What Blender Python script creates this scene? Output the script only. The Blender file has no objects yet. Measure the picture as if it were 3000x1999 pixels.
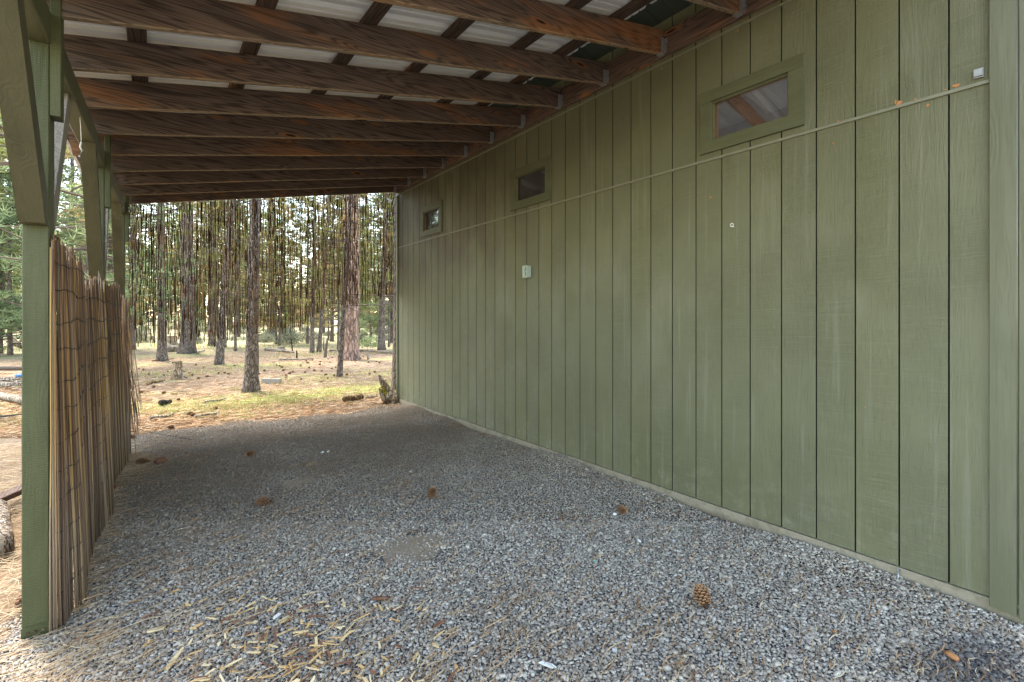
import bpy, math, random
import numpy as np
from mathutils import Vector, Matrix

# ------------------------------------------------------------------ camera, sky, sun, exposure
S = bpy.context.scene
COL = S.collection
YAW = math.radians(35.8)
CAMZ = 1.41
FPX, CX, HY = 1137.0, 1176.5, 727.0
F = (math.sin(YAW), math.cos(YAW)); RV = (math.cos(YAW), -math.sin(YAW))
cam = bpy.data.cameras.new("camera"); camo = bpy.data.objects.new("camera", cam); COL.objects.link(camo)
cam.sensor_width = 36; cam.lens = FPX / 2353 * 36; cam.shift_y = -57 / 2353
cam.clip_start = 0.05; cam.clip_end = 2000
camo.location = (0, 0, CAMZ); camo.rotation_euler = (math.radians(90), 0, -YAW)
S.camera = camo

SUN_EL, SUN_AZ = math.radians(64), math.radians(-18)     # azimuth from +Y towards +X
w = bpy.data.worlds.new("World"); S.world = w; w.use_nodes = True
nt = w.node_tree; bg = nt.nodes["Background"]
sky = nt.nodes.new("ShaderNodeTexSky"); sky.sky_type = 'NISHITA'; sky.sun_disc = False
sky.sun_elevation = SUN_EL; sky.sun_rotation = SUN_AZ; sky.air_density = 1.0; sky.dust_density = .7; sky.ozone_density = 1.0
wb = nt.nodes.new("ShaderNodeMix"); wb.data_type = 'RGBA'; wb.blend_type = 'MULTIPLY'; wb.inputs[0].default_value = 1
wb.inputs[7].default_value = (1.0, .865, .68, 1)              # daylight white balance
nt.links.new(sky.outputs[0], wb.inputs[6]); nt.links.new(wb.outputs[2], bg.inputs[0]); bg.inputs[1].default_value = 0.15
sl = bpy.data.lights.new("sun", 'SUN'); sl.energy = 1.5; sl.angle = math.radians(14); sl.color = (1, .95, .87)
so = bpy.data.objects.new("sun", sl); COL.objects.link(so)
sd = Vector((math.sin(SUN_AZ) * math.cos(SUN_EL), math.cos(SUN_AZ) * math.cos(SUN_EL), math.sin(SUN_EL)))
so.rotation_euler = sd.to_track_quat('Z', 'Y').to_euler()
S.view_settings.view_transform = 'Standard'; S.view_settings.look = 'None'
S.view_settings.exposure = 3.25; S.view_settings.gamma = 1
S.cycles.max_bounces = 10; S.cycles.diffuse_bounces = 5; S.cycles.transparent_max_bounces = 16

rng = random.Random(7)
NR = np.random.RandomState(11)

# ------------------------------------------------------------------ helpers
def gp(px, py, z=0.0):
    "point at height z seen at photo position px,py (2353 px wide)"
    d = (CAMZ - z) * FPX / (py - HY); xr = (px - CX) / FPX
    return Vector((d * (F[0] + xr * RV[0]), d * (F[1] + xr * RV[1]), z))
def gdepth(px, d, z=0.0):
    xr = (px - CX) / FPX
    return Vector((d * (F[0] + xr * RV[0]), d * (F[1] + xr * RV[1]), z))

def tag(o, label=None, cat=None, group=None, kind=None):
    if label: o['label'] = label
    if cat: o['category'] = cat
    if group: o['group'] = group
    if kind: o['kind'] = kind
    return o
def empty(name, loc, label=None, cat=None, group=None, rz=0):
    o = bpy.data.objects.new(name, None); COL.objects.link(o); o.location = loc; o.rotation_euler = (0, 0, rz)
    o.empty_display_size = .1
    return tag(o, label, cat, group)

class MB:
    def __init__(s): s.v = []; s.f = []; s.m = []; s.r = []
    def add(s, vs, fs, mi=0, r=0.5):
        b = len(s.v); s.v += [tuple(v) for v in vs]; s.f += [tuple(b + i for i in f) for f in fs]
        s.m += [mi] * len(fs); s.r += [r] * len(vs)
    def box(s, x0, x1, y0, y1, z0, z1, mi=0, r=0.5):
        s.add([(x, y, z) for z in (z0, z1) for y in (y0, y1) for x in (x0, x1)],
              [(0, 2, 3, 1), (4, 5, 7, 6), (0, 1, 5, 4), (2, 6, 7, 3), (0, 4, 6, 2), (1, 3, 7, 5)], mi, r)
    def beam(s, p0, p1, wd, ht, up=(0, 0, 1), ch=0.004, mi=0, r=0.5, seg=1, wob=0.0, under=None):
        "chamfered timber from p0 to p1 (centre line)"
        p0 = Vector(p0); p1 = Vector(p1); d = (p1 - p0).normalized()
        side = d.cross(Vector(up)).normalized(); u = side.cross(d).normalized()
        a, b = wd / 2, ht / 2
        prof = [(-a + ch, -b), (a - ch, -b), (a, -b + ch), (a, b - ch), (a - ch, b), (-a + ch, b), (-a, b - ch), (-a, -b + ch)]
        vs = []
        for k in range(seg + 1):
            c = p0.lerp(p1, k / seg); o1 = rng.uniform(-wob, wob); o2 = rng.uniform(-wob, wob)
            if k in (0, seg): o1 = o2 = 0
            vs += [c + side * (q[0] + o1) + u * (q[1] + o2) for q in prof]
        fs = []
        for k in range(seg):
            for i in range(8):
                j = (i + 1) % 8; fs.append((k * 8 + i, k * 8 + j, k * 8 + 8 + j, k * 8 + 8 + i))
        fs.append(tuple(range(7, -1, -1))); fs.append(tuple(range(seg * 8, seg * 8 + 8)))
        nf = len(s.f); s.add(vs, fs, mi, r)
        if under is not None:
            for k in range(seg):
                for i in (0, 1, 7): s.m[nf + k * 8 + i] = under
    def prism(s, poly, x0, x1, axis=0, mi=0):
        "polygon in the plane normal to axis, extruded x0..x1"
        def P(t, q): return (t, q[0], q[1]) if axis == 0 else ((q[0], t, q[1]) if axis == 1 else (q[0], q[1], t))
        n = len(poly); vs = [P(x0, q) for q in poly] + [P(x1, q) for q in poly]
        fs = [tuple(range(n - 1, -1, -1)), tuple(range(n, 2 * n))] + [(i, (i + 1) % n, n + (i + 1) % n, n + i) for i in range(n)]
        s.add(vs, fs, mi)
    def tube(s, pts, rad, n=6, mi=0, r=0.5, cap=True, flat=1.0):
        pts = [Vector(p) for p in pts]; vs = []; fs = []
        for k, p in enumerate(pts):
            d = (pts[min(k + 1, len(pts) - 1)] - pts[max(k - 1, 0)]).normalized()
            a = d.cross(Vector((.13, .21, 1)) if abs(d.z) < .95 else Vector((1, .1, 0))).normalized(); b = d.cross(a)
            rr = rad[k] if isinstance(rad, (list, tuple)) else rad
            for i in range(n):
                t = 2 * math.pi * i / n; vs.append(p + a * math.cos(t) * rr + b * math.sin(t) * rr * flat)
        for k in range(len(pts) - 1):
            for i in range(n):
                j = (i + 1) % n; fs.append((k * n + i, k * n + j, k * n + n + j, k * n + n + i))
        if cap: fs.append(tuple(range(n - 1, -1, -1))); fs.append(tuple(range((len(pts) - 1) * n, len(pts) * n)))
        s.add(vs, fs, mi, r)
    def build(s, name, mats, parent=None, smooth=False, loc=None):
        me = bpy.data.meshes.new(name); me.from_pydata(s.v, [], s.f)
        if not isinstance(mats, (list, tuple)): mats = [mats]
        for m in mats: me.materials.append(m)
        if len(mats) > 1: me.polygons.foreach_set("material_index", s.m)
        a = me.attributes.new("rnd", 'FLOAT', 'POINT'); a.data.foreach_set("value", s.r)
        if smooth: me.polygons.foreach_set("use_smooth", [True] * len(s.f))
        me.update()
        o = bpy.data.objects.new(name, me); COL.objects.link(o)
        if parent is not None:
            o.parent = parent
            # mesh data are in world coordinates for fixed structures: cancel the origin of the parent chain
            if loc is None: 
                par = parent; L = Vector((0, 0, 0))
                while par is not None and par.get('_abs') != 1: L += par.location; par = par.parent
                if parent.type == 'EMPTY': o.location = -L
        if loc is not None: o.location = loc
        return o

def fast_mesh(name, V, Fc, mats, rnd=None, mi=None, parent=None, smooth=False, extra=None):
    "V (n,3), Fc (m,k) constant-size faces"
    me = bpy.data.meshes.new(name); n, (m, k) = len(V), Fc.shape
    me.vertices.add(n); me.vertices.foreach_set("co", V.astype(np.float32).ravel())
    me.loops.add(m * k); me.loops.foreach_set("vertex_index", Fc.astype(np.int32).ravel())
    me.polygons.add(m); me.polygons.foreach_set("loop_start", np.arange(0, m * k, k, dtype=np.int32))
    try: me.polygons.foreach_set("loop_total", np.full(m, k, dtype=np.int32))
    except Exception: pass
    for mt in (mats if isinstance(mats, (list, tuple)) else [mats]): me.materials.append(mt)
    if mi is not None: me.polygons.foreach_set("material_index", mi.astype(np.int32))
    if smooth: me.polygons.foreach_set("use_smooth", np.ones(m, dtype=bool))
    if rnd is not None:
        a = me.attributes.new("rnd", 'FLOAT', 'POINT'); a.data.foreach_set("value", rnd.astype(np.float32))
    if extra is not None:
        a = me.attributes.new("wet", 'FLOAT', 'POINT'); a.data.foreach_set("value", extra.astype(np.float32))
    me.update(calc_edges=True)
    o = bpy.data.objects.new(name, me); COL.objects.link(o)
    if parent is not None: o.parent = parent
    return o

# ------------------------------------------------------------------ node helpers
class NT:
    def __init__(s, name):
        s.mat = bpy.data.materials.new(name); s.mat.use_nodes = True
        s.t = s.mat.node_tree; s.b = s.t.nodes["Principled BSDF"]; s.out = s.t.nodes["Material Output"]
        s._tc = None
    def n(s, typ, **kw):
        nd = s.t.nodes.new(typ)
        for k, v in kw.items(): setattr(nd, k, v)
        return nd
    def set(s, sock, v):
        if hasattr(v, 'is_linked') or hasattr(v, 'links'): s.t.links.new(v, sock)
        else: sock.default_value = v
    def tc(s, which='Object'):
        if s._tc is None: s._tc = s.n("ShaderNodeTexCoord")
        return s._tc.outputs[which]
    def m(s, op, a, b=0.0, c=0.0, clamp=False):
        nd = s.n("ShaderNodeMath", operation=op); nd.use_clamp = clamp
        s.set(nd.inputs[0], a); s.set(nd.inputs[1], b)
        if op in ('MULTIPLY_ADD', 'SMOOTH_MIN', 'WRAP', 'COMPARE'): s.set(nd.inputs[2], c)
        return nd.outputs[0]
    def sep(s, v):
        nd = s.n("ShaderNodeSeparateXYZ"); s.set(nd.inputs[0], v); return nd.outputs
    def comb(s, x, y, z):
        nd = s.n("ShaderNodeCombineXYZ"); s.set(nd.inputs[0], x); s.set(nd.inputs[1], y); s.set(nd.inputs[2], z); return nd.outputs[0]
    def scale(s, v, sx, sy, sz):
        nd = s.n("ShaderNodeVectorMath", operation='MULTIPLY'); s.set(nd.inputs[0], v); nd.inputs[1].default_value = (sx, sy, sz); return nd.outputs[0]
    def noise(s, v, sc=1.0, det=3.0, rough=.55, dist=0.0, out=0):
        nd = s.n("ShaderNodeTexNoise"); s.set(nd.inputs['Vector'], v); s.set(nd.inputs['Scale'], sc)
        nd.inputs['Detail'].default_value = det; nd.inputs['Roughness'].default_value = rough; nd.inputs['Distortion'].default_value = dist
        return nd.outputs[out]
    def vor(s, v, sc=1.0, feat='F1', out='Distance', rand=1.0):
        nd = s.n("ShaderNodeTexVoronoi", feature=feat); s.set(nd.inputs['Vector'], v); nd.inputs['Scale'].default_value = sc
        nd.inputs['Randomness'].default_value = rand
        return nd.outputs[out]
    def ss(s, v, lo, hi, a=0.0, b=1.0):
        nd = s.n("ShaderNodeMapRange", interpolation_type='SMOOTHSTEP'); s.set(nd.inputs[0], v)
        for i, q in enumerate((lo, hi, a, b)): s.set(nd.inputs[1 + i], q)
        return nd.outputs[0]
    def mix(s, f, a, b, mode='MIX'):
        nd = s.n("ShaderNodeMix", data_type='RGBA', blend_type=mode)
        s.set(nd.inputs[0], f)
        for i, q in ((6, a), (7, b)):
            s.set(nd.inputs[i], q if not isinstance(q, tuple) else tuple(q) + ((1,) if len(q) == 3 else ()))
        return nd.outputs[2]
    def ramp(s, f, stops):
        nd = s.n("ShaderNodeValToRGB"); s.set(nd.inputs[0], f); e = nd.color_ramp.elements
        while len(e) < len(stops): e.new(0.5)
        for q, (p, c) in zip(e, stops): q.position = p; q.color = tuple(c) + (1,)
        return nd.outputs[0]
    def attr(s, name='rnd'):
        nd = s.n("ShaderNodeAttribute"); nd.attribute_name = name; return nd.outputs['Fac']
    def orand(s): return s.n("ShaderNodeObjectInfo").outputs['Random']
    def bump(s, h, strength=.5, dist=.01):
        nd = s.n("ShaderNodeBump"); nd.inputs['Strength'].default_value = strength; nd.inputs['Distance'].default_value = dist
        s.set(nd.inputs['Height'], h); s.t.links.new(nd.outputs[0], s.b.inputs['Normal']); return nd
    def base(s, c, rough=.7, spec=.3):
        s.set(s.b.inputs['Base Color'], c if not isinstance(c, tuple) else tuple(c) + (1,))
        s.set(s.b.inputs['Roughness'], rough); s.b.inputs['Specular IOR Level'].default_value = spec

def axes(N, axis):
    "object coordinates re-ordered so that the first runs along the timber"
    x, y, z = N.sep(N.tc())
    o = {'x': (x, y, z), 'y': (y, x, z), 'z': (z, x, y)}[axis]
    L = N.m('ADD', o[0], N.m('MULTIPLY', N.orand(), 37.0))
    return L, o[1], o[2]

def grain(N, axis, ring_f=20.0):
    L, A, B = axes(N, axis)
    kv = N.comb(N.m('MULTIPLY', L, 1.7), N.m('MULTIPLY', A, 7.5), N.m('MULTIPLY', B, 7.5))
    kd = N.vor(kv, 1.0)                                    # distance to the nearest knot
    kn = N.m('EXPONENT', N.m('MULTIPLY', N.m('MULTIPLY', kd, kd), -18.0))
    n1 = N.noise(N.comb(N.m('MULTIPLY', L, .5), N.m('MULTIPLY', A, 11.0), N.m('MULTIPLY', B, 11.0)), 1.0, 2.0, .45, .1)
    val = N.m('ADD', N.m('MULTIPLY', n1, ring_f), N.m('MULTIPLY', kn, 2.6))
    ring = N.m('MULTIPLY', N.m('PINGPONG', val, .5), 2.0)
    fine = N.noise(N.comb(N.m('MULTIPLY', L, 5.0), N.m('MULTIPLY', A, 190.0), N.m('MULTIPLY', B, 190.0)), 1.0, 3.0, .6)
    patch = N.noise(N.comb(N.m('MULTIPLY', L, 1.1), N.m('MULTIPLY', A, 6.0), N.m('MULTIPLY', B, 6.0)), 1.0, 3.0, .6)
    return ring, fine, patch, kd

def wood(name, axis, dark, mid, warm, warm_lo=.5, warm_hi=.66, knots=True):
    N = NT(name); ring, fine, patch, kd = grain(N, axis)
    g = N.m('ADD', N.m('MULTIPLY', N.ss(ring, .05, .8), .40), N.m('MULTIPLY', fine, .85))
    c = N.mix(N.ss(g, .2, .95), dark, mid)
    cw = N.mix(N.ss(g, .15, .9), tuple(q * .38 for q in warm), warm)
    r = N.m('ADD', N.m('MULTIPLY', N.orand(), .20), -.11)
    c = N.mix(N.m('MULTIPLY', N.ss(N.m('ADD', patch, r), warm_lo, warm_hi), .85), c, cw)
    if knots:
        c = N.mix(N.ss(kd, .20, .10), c, tuple(q * .8 for q in warm))
        c = N.mix(N.ss(kd, .10, .05), c, tuple(q * .35 for q in dark))
    v = N.m('ADD', .8, N.m('MULTIPLY', N.noise(N.tc(), 2.3, 3), .4))
    hs = N.n("ShaderNodeHueSaturation"); N.set(hs.inputs['Value'], v); N.set(hs.inputs['Color'], c)
    N.base(hs.outputs[0], .75, .25)
    N.bump(N.m('ADD', N.m('MULTIPLY', ring, .8), fine), .55, .003)
    return N.mat

def painted(name, axis, col, col2, worn=(.22, .15, .09), wear=.0, rough=.55, bands=False):
    N = NT(name); ring, fine, patch, kd = grain(N, axis, 7.0)
    c = N.mix(N.ss(patch, .35, .65), col, col2)
    c = N.mix(N.m('MULTIPLY', N.ss(fine, .45, .25), .35), c, tuple(q * .5 for q in col))
    if wear: c = N.mix(N.m('MULTIPLY', N.ss(N.noise(N.tc(), 5.0, 5, .7), .62, .72), wear), c, worn)
    h = N.m('ADD', N.m('MULTIPLY', ring, .55), N.m('MULTIPLY', fine, .9))
    if bands:
        x, y, z = N.sep(N.tc())
        saw = N.m('SINE', N.m('ADD', N.m('MULTIPLY', z, 2 * math.pi / .0105), N.m('MULTIPLY', N.noise(N.tc(), 6.0, 2), 5.0)))
        h = N.m('ADD', h, N.m('MULTIPLY', saw, .22))
    N.base(c, rough, .35); N.bump(h, .5, .003)
    return N.mat

M = {}
M['rafter'] = wood('rafter_wood', 'x', (.030, .021, .017), (.14, .098, .078), (.27, .12, .05), .52, .74)
M['purlin'] = wood('purlin_wood', 'y', (.020, .013, .010), (.10, .068, .052), (.24, .10, .038), .56, .75)
M['litedge'] = wood('bounce_lit_rafter_edge', 'x', (.11, .075, .05), (.27, .20, .14), (.34, .20, .10), .5, .7)  # less weathered underside, with ground bounce light painted into its paler colour
M['ledger'] = wood('ledger_wood', 'y', (.05, .033, .026), (.16, .105, .078), (.32, .14, .06), .5, .7)
M['greypost'] = wood('weathered_grey_wood', 'z', (.16, .14, .12), (.27, .24, .21), (.30, .25, .2), .7, .9, knots=False)
G1, G2 = (.070, .082, .036), (.105, .118, .060)
M['post'] = painted('green_painted_post', 'z', (.048, .053, .019), (.072, .076, .032), wear=.25, bands=True)
M['beamg'] = painted('green_painted_beam', 'y', (.058, .062, .030), (.090, .090, .045), wear=.4)
M['brace'] = painted('olive_painted_brace', 'z', (.046, .042, .020), (.068, .060, .030), wear=.5)
M['trim'] = painted('green_trim', 'y', (.088, .093, .048), (.112, .117, .064), wear=.1, rough=.5)
M['trimz'] = painted('green_trim_vertical', 'z', (.112, .116, .070), (.140, .142, .092), wear=.1, rough=.5)
def simple(name, col, rough=.6, spec=.3, metal=0.0, nz=.25, sc=30, bmp=.2, bd=.003):
    N = NT(name); n1 = N.noise(N.tc(), sc, 4, .65)
    c = N.mix(n1, tuple(q * (1 - nz) for q in col), tuple(min(1, q * (1 + nz)) for q in col))
    N.base(c, rough, spec); N.b.inputs['Metallic'].default_value = metal
    if bmp: N.bump(n1, bmp, bd)
    return N.mat
M['galv'] = simple('galvanised_steel', (.36, .37, .38), .45, .5, .7, .25, 60, .1)
def concrete_mat():
    N = NT('stained_concrete'); P = N.tc(); x, y, z = N.sep(P); n1 = N.noise(P, 7, 5, .7); n2 = N.noise(P, 40, 4, .7)
    c = N.mix(n2, (.23, .20, .15), (.33, .295, .23)); c = N.mix(N.m('MULTIPLY', N.ss(n1, .45, .68), .65), c, (.13, .125, .075))
    c = N.mix(N.m('MULTIPLY', N.ss(N.m('ADD', z, N.m('MULTIPLY', n1, .06)), .065, .015), .7), c, (.12, .09, .06))
    N.base(c, .95, .1); N.bump(N.m('ADD', n1, n2), .7, .006); return N.mat
M['concrete'] = concrete_mat()
M['slab'] = simple('interior_slab', (.30, .29, .27), .9, .2)
M['flash'] = simple('faded_painted_flashing', (.20, .20, .145), .5, .4, 0, .2, 14)
M['newwood'] = wood('orange_rafter_wood', 'x', (.14, .06, .03), (.34, .17, .09), (.46, .22, .10), .45, .65)
M['groove'] = simple('shaded_green_groove', (.042, .047, .030), .85, .1, 0, .3, 30)  # deep-groove shade painted in as a darker green, along with some dirt
M['outlet'] = simple('pale_green_plastic', (.36, .43, .38), .45, .5, 0, .08, 20, 0)
M['outletd'] = simple('dark_gasket', (.05, .06, .055), .6)
M['whitish'] = simple('white_stone', (.75, .74, .71), .6, .3, 0, .12, 60, .3)
M['teal'] = simple('teal_plastic', (.16, .38, .38), .5)
M['barewood'] = simple('bare_wood', (.42, .19, .08), .8, .2, 0, .3, 50)
M['string'] = simple('white_string', (.6, .58, .52), .9)
M['wire'] = simple('dark_wire', (.03, .028, .025), .6)
M['red'] = simple('red_paint', (.33, .06, .05), .6)
M['blue'] = simple('blue_plastic', (.10, .22, .55), .5)

# siding: rough-sawn plywood under green paint
def siding_mat():
    N = NT('green_siding'); x, y, z = N.sep(N.tc())
    pl = N.m('FLOOR', N.m('DIVIDE', N.m('SUBTRACT', y, .117), .2032)); wn = N.n("ShaderNodeTexWhiteNoise", noise_dimensions='1D'); N.set(wn.inputs['W'], pl)
    off = N.m('MULTIPLY', wn.outputs[0], 23.0)
    n1 = N.noise(N.comb(off, N.m('MULTIPLY', y, 14.0), N.m('MULTIPLY', z, 1.3)), 1.0, 3, .5, .5)
    ring = N.m('MULTIPLY', N.m('PINGPONG', N.m('MULTIPLY', n1, 9.0), .5), 2.0)
    fv = N.noise(N.comb(off, N.m('MULTIPLY', y, 260.0), N.m('MULTIPLY', z, 9.0)), 1.0, 3, .6)
    saw = N.noise(N.comb(off, N.m('MULTIPLY', y, 3.5), N.m('ADD', N.m('MULTIPLY', z, 230.0), N.m('MULTIPLY', y, 9.0))), 1.0, 4, .6)
    sawm = N.ss(N.noise(N.comb(off, y, z), 1.6, 2), .38, .6)
    blot = N.noise(N.comb(x, y, z), 1.1, 4, .6)
    c = N.mix(N.ss(blot, .3, .7), (.115, .116, .060), (.146, .146, .080))
    c = N.mix(N.m('MULTIPLY', wn.outputs[0], .35), c, (.115, .122, .082))
    c = N.mix(N.m('MULTIPLY', N.ss(fv, .5, .25), .35), c, (.055, .06, .038))
    c = N.mix(N.m('MULTIPLY', N.ss(saw, .52, .70), N.m('MULTIPLY', sawm, .26)), c, (.23, .24, .165))
    drip = N.m('MULTIPLY', N.ss(N.noise(N.comb(off, N.m('MULTIPLY', y, 22.0), N.m('MULTIPLY', z, .9)), 1.0, 4, .6), .56, .70), .4); c = N.mix(drip, c, (.20, .205, .15))
    pat = N.ss(N.noise(N.comb(x, N.m('MULTIPLY', y, 1.6), z), .8, 5, .7), .48, .66); c = N.mix(N.m('MULTIPLY', pat, .45), c, (.185, .185, .125))
    # brownish staining high on the far half
    st = N.m('MULTIPLY', N.ss(y, 3.2, 5.4), N.ss(z, 1.7, 2.3))
    st = N.m('MULTIPLY', st, N.ss(N.noise(N.comb(x, N.m('MULTIPLY', y, 2.0), N.m('MULTIPLY', z, .8)), 1.3, 4, .65), .36, .62))
    c = N.mix(N.m('MULTIPLY', st, .78), c, (.088, .070, .046))
    # small chips down to bare wood, pale mineral dust near the foot
    ch = N.vor(N.comb(x, y, z), 3.1, out='Distance'); c = N.mix(N.ss(ch, .020, .012), c, (.40, .17, .07))
    dust = N.m('MULTIPLY', N.ss(z, .55, .10), N.ss(N.noise(N.tc(), 9, 5, .7), .5, .72)); c = N.mix(N.m('MULTIPLY', dust, .35), c, (.30, .29, .23))
    N.base(c, N.m('ADD', .42, N.m('MULTIPLY', fv, .22)), .42)
    h = N.m('ADD', N.m('MULTIPLY', ring, .42), N.m('ADD', N.m('MULTIPLY', fv, .5), N.m('MULTIPLY', saw, N.m('MULTIPLY', sawm, 2.2))))
    N.bump(h, .6, .0035)
    return N.mat
M['siding'] = siding_mat()

def metal_mat(name, col, rough=.42):
    N = NT(name); n1 = N.noise(N.tc(), 3.0, 4); n2 = N.noise(N.scale(N.tc(), 2, 60, 2), 1.0, 3)
    c = N.mix(n1, tuple(q * .82 for q in col), tuple(q * 1.1 for q in col)); c = N.mix(N.m('MULTIPLY', N.ss(n2, .55, .8), .3), c, tuple(q * .6 for q in col))
    N.base(c, rough, .5); N.b.inputs['Metallic'].default_value = .1
    return N.mat
M['roof'] = metal_mat('pale_roof_steel', (.70, .71, .73))
M['roofgreen'] = metal_mat('dark_green_soffit', (.045, .052, .038), .6)

def glass_mat():
    N = NT('window_glass'); t = N.t
    tr = N.n("ShaderNodeBsdfTransparent"); gl = N.n("ShaderNodeBsdfGlossy"); gl.inputs['Roughness'].default_value = .02
    df = N.n("ShaderNodeBsdfDiffuse"); df.inputs[0].default_value = (.35, .34, .36, 1)
    fr = N.n("ShaderNodeFresnel"); fr.inputs[0].default_value = 1.6
    m1 = N.n("ShaderNodeMixShader"); N.set(m1.inputs[0], N.m('MULTIPLY', fr.outputs[0], 1.9, clamp=True)); t.links.new(tr.outputs[0], m1.inputs[1]); t.links.new(gl.outputs[0], m1.inputs[2])
    m2 = N.n("ShaderNodeMixShader"); N.set(m2.inputs[0], N.m('MULTIPLY', N.noise(N.tc(), 18, 4), .12)); t.links.new(m1.outputs[0], m2.inputs[1]); t.links.new(df.outputs[0], m2.inputs[2])
    t.links.new(m2.outputs[0], N.out.inputs[0]); return N.mat
M['glass'] = glass_mat()

def litter_mat():
    "forest floor: pine needles, duff, yellow-green grass film"
    N = NT('forest_floor'); P = N.tc(); x, y, z = N.sep(P)
    def streak(ang, sc):
        c, s_ = math.cos(ang), math.sin(ang)
        u = N.m('ADD', N.m('MULTIPLY', x, c), N.m('MULTIPLY', y, s_)); v = N.m('SUBTRACT', N.m('MULTIPLY', y, c), N.m('MULTIPLY', x, s_))
        return N.noise(N.comb(N.m('MULTIPLY', u, 9.0 * sc), N.m('MULTIPLY', v, 120.0 * sc), 0.0), 1.0, 2, .6)
    s1 = N.m('MAXIMUM', streak(.3, 1), N.m('MAXIMUM', streak(1.4, .9), streak(2.5, 1.1)))
    big = N.noise(P, .35, 4, .6); med = N.noise(P, 2.2, 5, .65)
    c = N.ramp(s1, [(.42, (.10, .058, .034)), (.56, (.21, .155, .108)), (.72, (.34, .275, .20))])
    c = N.mix(N.ss(med, .42, .66), c, (.265, .19, .13))
    c = N.mix(N.m('MULTIPLY', N.ss(N.noise(P, 5.0, 4), .52, .7), .5), c, (.16, .10, .065))
    gmask = N.m('MULTIPLY', N.ss(big, .50, .62), N.ss(med, .35, .62))
    # grassy strip just beyond the gravel
    q = N.m('SUBTRACT', y, N.m('ADD', 9.2, N.m('MULTIPLY', N.noise(P, .8, 2), .6)))
    strip = N.m('MULTIPLY', N.ss(N.m('ABSOLUTE', q), 1.1, .1), N.ss(med, .34, .54))
    g = N.m('MAXIMUM', N.m('MULTIPLY', gmask, .6), N.m('MULTIPLY', strip, .85))
    c = N.mix(g, c, N.mix(s1, (.15, .20, .04), (.38, .42, .13)))
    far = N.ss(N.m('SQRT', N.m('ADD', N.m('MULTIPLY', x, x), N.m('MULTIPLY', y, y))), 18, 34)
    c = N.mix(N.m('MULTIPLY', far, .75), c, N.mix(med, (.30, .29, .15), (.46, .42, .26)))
    N.base(c, .95, .1); N.bump(N.m('ADD', s1, med), .8, .02)
    return N.mat
M['floor'] = litter_mat()

def bed_mat():
    N = NT('gravel_bed'); P = N.tc()
    cellc = N.n("ShaderNodeTexVoronoi"); N.set(cellc.inputs['Vector'], P); cellc.inputs['Scale'].default_value = 85
    v = N.sep(cellc.outputs['Color'])[0]; d = cellc.outputs['Distance']
    c = N.ramp(v, [(0, (.12, .12, .13)), (.5, (.24, .24, .25)), (1, (.36, .36, .37))])
    c = N.mix(N.ss(d, .35, .75), c, (.05, .048, .045))
    sand = N.noise(P, 1.3, 4); c = N.mix(N.m('MULTIPLY', N.ss(sand, .5, .7), .5), c, (.22, .18, .14))
    N.base(c, .9, .2); N.bump(N.m('SUBTRACT', 1.0, d), .9, .01); return N.mat
M['bed'] = bed_mat()

def stone_mat():
    N = NT('crushed_stone'); r = N.attr('rnd'); wt = N.attr('wet')
    c = N.ramp(r, [(0, (.23, .198, .166)), (.25, (.36, .314, .26)), (.6, (.50, .437, .365)), (.86, (.64, .57, .48)), (.90, (.33, .27, .21)), (.97, (.24, .15, .11)), (1, (.6, .6, .58))])
    c = N.mix(N.m('MULTIPLY', N.noise(N.tc(), 160, 3), .3), c, (.15, .145, .14))
    yy = N.sep(N.tc())[1]; dm = N.m('MULTIPLY', N.ss(yy, 2.5, 5.4), N.ss(N.noise(N.tc(), 1.4, 3), .25, .6, .4, .85))
    c = N.mix(dm, c, (.215, .162, .112))
    c = N.mix(wt, c, (.065, .065, .075))
    N.base(c, .8, .3); N.bump(N.noise(N.tc(), 300, 3), .3, .002); return N.mat
M['stone'] = stone_mat()

def rnd_mat(name, stops, rough=.8, trans=0.0, spec=.2, stretch=None):
    N = NT(name); r = N.attr('rnd'); c = N.ramp(r, stops)
    if stretch is not None:
        c = N.mix(N.m('MULTIPLY', N.noise(N.scale(N.tc(), *stretch), 1.0, 3), .8), c, N.mix(.6, c, (.01, .008, .006)))
    if stretch is not None: c = N.mix(N.m('MULTIPLY', N.ss(N.sep(N.tc())[2], 1.0, .1), .36), c, N.mix(N.m('MULTIPLY', r, .9), (.17, .145, .125), (.50, .46, .42)))
    N.base(c, rough, spec)
    if trans:
        tl = N.n("ShaderNodeBsdfTranslucent"); N.set(tl.inputs[0], c); mx = N.n("ShaderNodeMixShader"); mx.inputs[0].default_value = trans
        N.t.links.new(N.b.outputs[0], mx.inputs[1]); N.t.links.new(tl.outputs[0], mx.inputs[2]); N.t.links.new(mx.outputs[0], N.out.inputs[0])
    return N.mat
M['needle'] = rnd_mat('fallen_pine_needles', [(0, (.18, .09, .04)), (.4, (.36, .20, .095)), (.8, (.50, .34, .19)), (1, (.60, .46, .30))])
M['straw'] = rnd_mat('straw_coloured_needles', [(0, (.19, .115, .06)), (.4, (.36, .245, .135)), (1, (.56, .45, .30))])
M['reed'] = rnd_mat('fence_reeds', [(0, (.10, .052, .026)), (.35, (.21, .11, .055)), (.36, (.06, .03, .015)), (.5, (.37, .20, .10)), (.7, (.27, .155, .09)), (.78, (.48, .40, .32)), (.88, (.56, .29, .07)), (1, (.70, .48, .20))], .6, .25, .35, (60, 60, 6))
M['reedd'] = rnd_mat('hanging_reeds', [(0, (.022, .013, .008)), (.5, (.085, .048, .026)), (.85, (.17, .10, .052)), (1, (.34, .21, .10))], .8, 0, .1)
M['chip'] = rnd_mat('pale_wood_chip', [(0, (.48, .27, .11)), (.5, (.64, .45, .22)), (1, (.72, .58, .36))], .7, 0, .2)
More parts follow.
